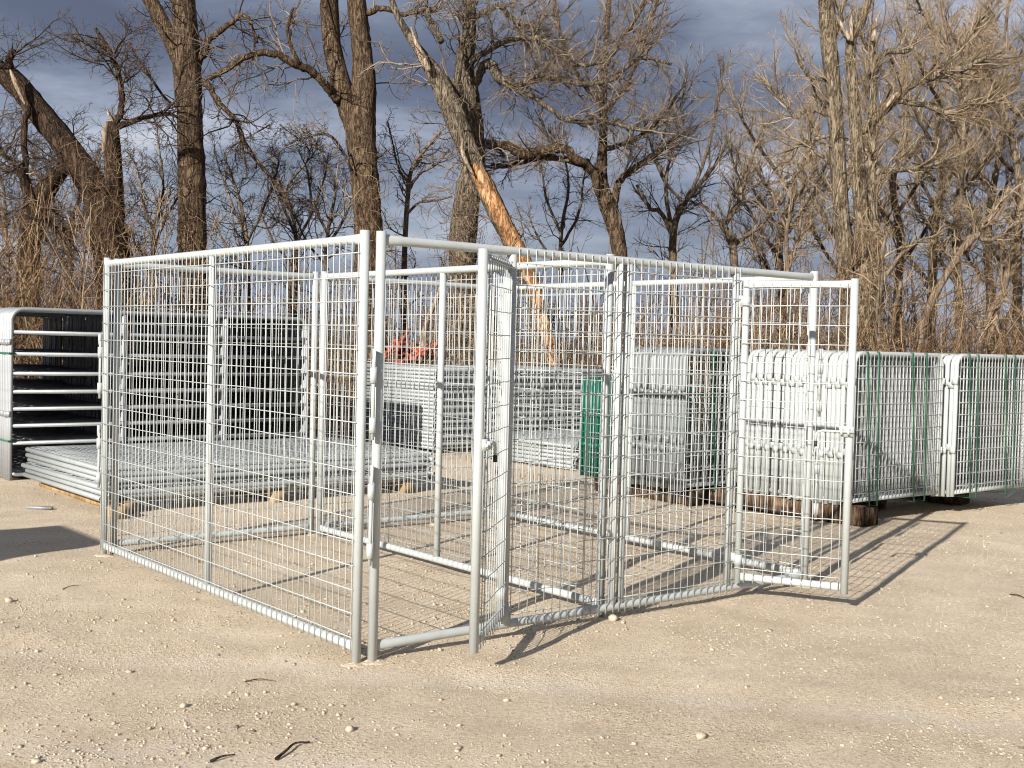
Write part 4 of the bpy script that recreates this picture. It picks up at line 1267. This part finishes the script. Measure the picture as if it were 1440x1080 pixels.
def scatter(n, size, shape, rg, y0=3.4, y1=15.0, clump=True):
    v, f = shape
    N_ = n * 3
    y = y0 * np.exp(rg.uniform(0, np.log(y1 / y0), N_)); x = rg.uniform(-1, 1, N_) * (.48 * y + .5)
    dens = .5 + .35 * HN[4](x, y, .55) + .25 * HN[3](x + 7, y, .2)
    # swept bare along the wheel tracks
    tr = y + 0.16 * x - 4.75
    dens -= .35 * np.exp(-(tr / .2) ** 2)
    keep = rg.uniform(0, 1, N_) < np.clip(dens, .08, 1) if clump else np.ones(N_, bool)
    x = x[keep][:n]; y = y[keep][:n]; k = len(x)
    s = size(rg, k)
    V = v[None] * (1 + rg.normal(0, .24, (k, len(v), 1)))
    sc = np.stack([rg.uniform(.75, 1.35, k), rg.uniform(.75, 1.1, k), rg.uniform(.45, .85, k)], -1) * s[:, None]
    V = V * sc[:, None, :]
    a = rg.uniform(0, 2 * np.pi, k); c, sn = np.cos(a), np.sin(a)
    X = V[:, :, 0] * c[:, None] - V[:, :, 1] * sn[:, None] + x[:, None]
    Y = V[:, :, 0] * sn[:, None] + V[:, :, 1] * c[:, None] + y[:, None]
    Z = V[:, :, 2] + (gz(x, y) + sc[:, 2] * .5)[:, None]
    b = MB(); b.raw(np.stack([X, Y, Z], -1).reshape(-1, 3), None, (f[None] + (np.arange(k) * len(v))[:, None, None]).reshape(-1, 3))
    return b


rg = np.random.default_rng(321)
o = scatter(9500, lambda r, k: np.clip(r.lognormal(np.log(.0044), .42, k), .003, .012), ico(), rg).build('gravel', MT['stone'], None, smooth=False)
tag(o, 'pale crushed limestone gravel scattered over the dirt yard', 'gravel', None, 'stuff')
o = scatter(20000, lambda r, k: np.clip(r.lognormal(np.log(.0031), .35, k), .0018, .006), octa(), rg, y1=11.0).build('grit', MT['stone'], None, smooth=False)
tag(o, 'fine limestone grit strewn between the gravel stones', 'grit', None, 'stuff')


def gp(px, py, z=0.0):
    d = CF + CR * (px - 720) / FPX - CU * (py - 540) / FPX
    t = (z - CAM_H) / d[2]
    return np.array([0, 0, CAM_H]) + d * t


# grit that has drifted against the feet of the posts
def rock(px, py, s, label, flat=.7, seed=1):
    rg = np.random.default_rng(seed); v, f = ico()
    b0 = v.copy(); P = gp(px, py)
    # one subdivision
    vs = list(map(tuple, b0)); cache = {}; nf = []
    def mid(i, j):
        key = (min(i, j), max(i, j))
        if key not in cache:
            m_ = (np.array(vs[i]) + np.array(vs[j])) / 2; vs.append(tuple(m_ / np.linalg.norm(m_))); cache[key] = len(vs) - 1
        return cache[key]
    for a, b_, c in f:
        x, y, z = mid(a, b_), mid(b_, c), mid(c, a); nf += [(a, x, z), (b_, y, x), (c, z, y), (x, y, z)]
    V = np.array(vs); V *= (1 + rg.normal(0, .10, (len(V), 1))); V = V * np.array([1.15, .9, flat]) * s
    b = MB(); b.raw(V, None, nf)
    o = b.build('rock', MT['stone'], None, smooth=False)
    o.location = (P[0], P[1], float(gz(P[0], P[1])) + s * flat * .55); o.rotation_euler = (0, 0, rg.uniform(0, 6))
    tag(o, label, 'rock', 'loose rocks on the dirt')


for k, (px, py, s, lab) in enumerate(((986, 1036, .020, 'largest pale rock, near the bottom edge right of centre'),
                                      (862, 872, .028, 'yellowish rock touching the front bottom rail below the middle posts'),
                                      (258, 990, .016, 'pale flat rock in the lower left foreground'),
                                      (492, 1026, .017, 'pale rock left of centre near the bottom edge'),
                                      (609, 739, .03, 'flat white rock inside the kennel seen through the first gateway'),
                                      (12, 845, .022, 'pale rock at the left edge'),
                                      (712, 983, .012, 'small white rock below the first open gate'),
                                      (51, 1068, .013, 'small pale rock in the bottom left corner'))):
    rock(px, py, s, lab, .7 if k != 4 else .45, 400 + k)


def stick(pts, r, label, name='stick', mat='bark', cat='stick'):
    P = [gp(*p) for p in pts]
    P = [np.array([p[0], p[1], float(gz(p[0], p[1])) + r * 1.2 + (.006 if 0 < i < len(P) - 1 else 0)]) for i, p in enumerate(P)]
    l = catmull([[*p, 0] for p in P], 4)[:, :3]
    b = MB(); b.pipe(l, np.linspace(r, r * .4, len(l)), 6)
    tag(b.build(name, MT[mat], None), label, cat, 'sticks lying on the dirt')


stick([(388, 1068), (402, 1060), (415, 1050), (436, 1046)], .006, 'dark curved stick near the bottom edge, left of centre')
stick([(296, 1070), (312, 1066), (330, 1061)], .005, 'short dark stick at the bottom edge left of the curved one')
stick([(344, 955), (365, 953), (388, 954)], .003, 'thin dark twig on the dirt in front of the left panel')
stick([(88, 829), (100, 826), (114, 823)], .003, 'thin twig lying left of the kennel')
stick([(1420, 837), (1432, 839), (1445, 843)], .0045, 'dark twig at the right edge of the yard')
b = MB(); b.box((-.10, -.02, 0), (.10, .02, .018))
P = gp(56, 716); o = b.build('metal_scrap', MT['galv'], None, smooth=False); o.location = (P[0], P[1], float(gz(P[0], P[1])) + .004); o.rotation_euler = (0, 0, -.1)
tag(o, 'flat grey metal offcut lying in front of the galvanized bundle', 'scrap')

# low banks of dirt pushed up against the feet of the kennel posts
def dirt_bank(P, label, seed, r=.055, h=.016):
    rg = np.random.default_rng(seed); n, m = 14, 5
    V = [[0, 0, h * 1.1]]
    for j in range(1, m + 1):
        t = j / m
        for i in range(n):
            a = i / n * 2 * np.pi; k = r * t * (1 + .25 * math.sin(2 * a + seed) + .12 * rg.normal())
            V.append([k * math.cos(a) * 1.2, k * math.sin(a), h * (1 - t) ** 1.3 + rg.normal(0, .0012) - (.008 if j == m else 0)])
    V = np.array(V); V[:, 0] += P[0]; V[:, 1] += P[1]; V[:, 2] += gz(V[:, 0], V[:, 1])
    T = [[0, 1 + i, 1 + (i + 1) % n] for i in range(n)]
    Q = [[1 + (j - 1) * n + i, 1 + j * n + i, 1 + j * n + (i + 1) % n, 1 + (j - 1) * n + (i + 1) % n] for j in range(1, m) for i in range(n)]
    b = MB(); b.raw(V, Q, T); o = b.build('dirt_bank', MT['ground']); o['kind'] = 'structure'


for k, P in enumerate((A0 - VD * .024 + UD * PR, A0 + VD * .044, A0 - VD * .024 + UD * (L1 - PR), A0 + VD * (L2 - .02), A0 + UD * (L1 + .01) + VD * (L2 * SDIV), A0 + UD * L1 + VD * L2)):
    dirt_bank(P, '', k)
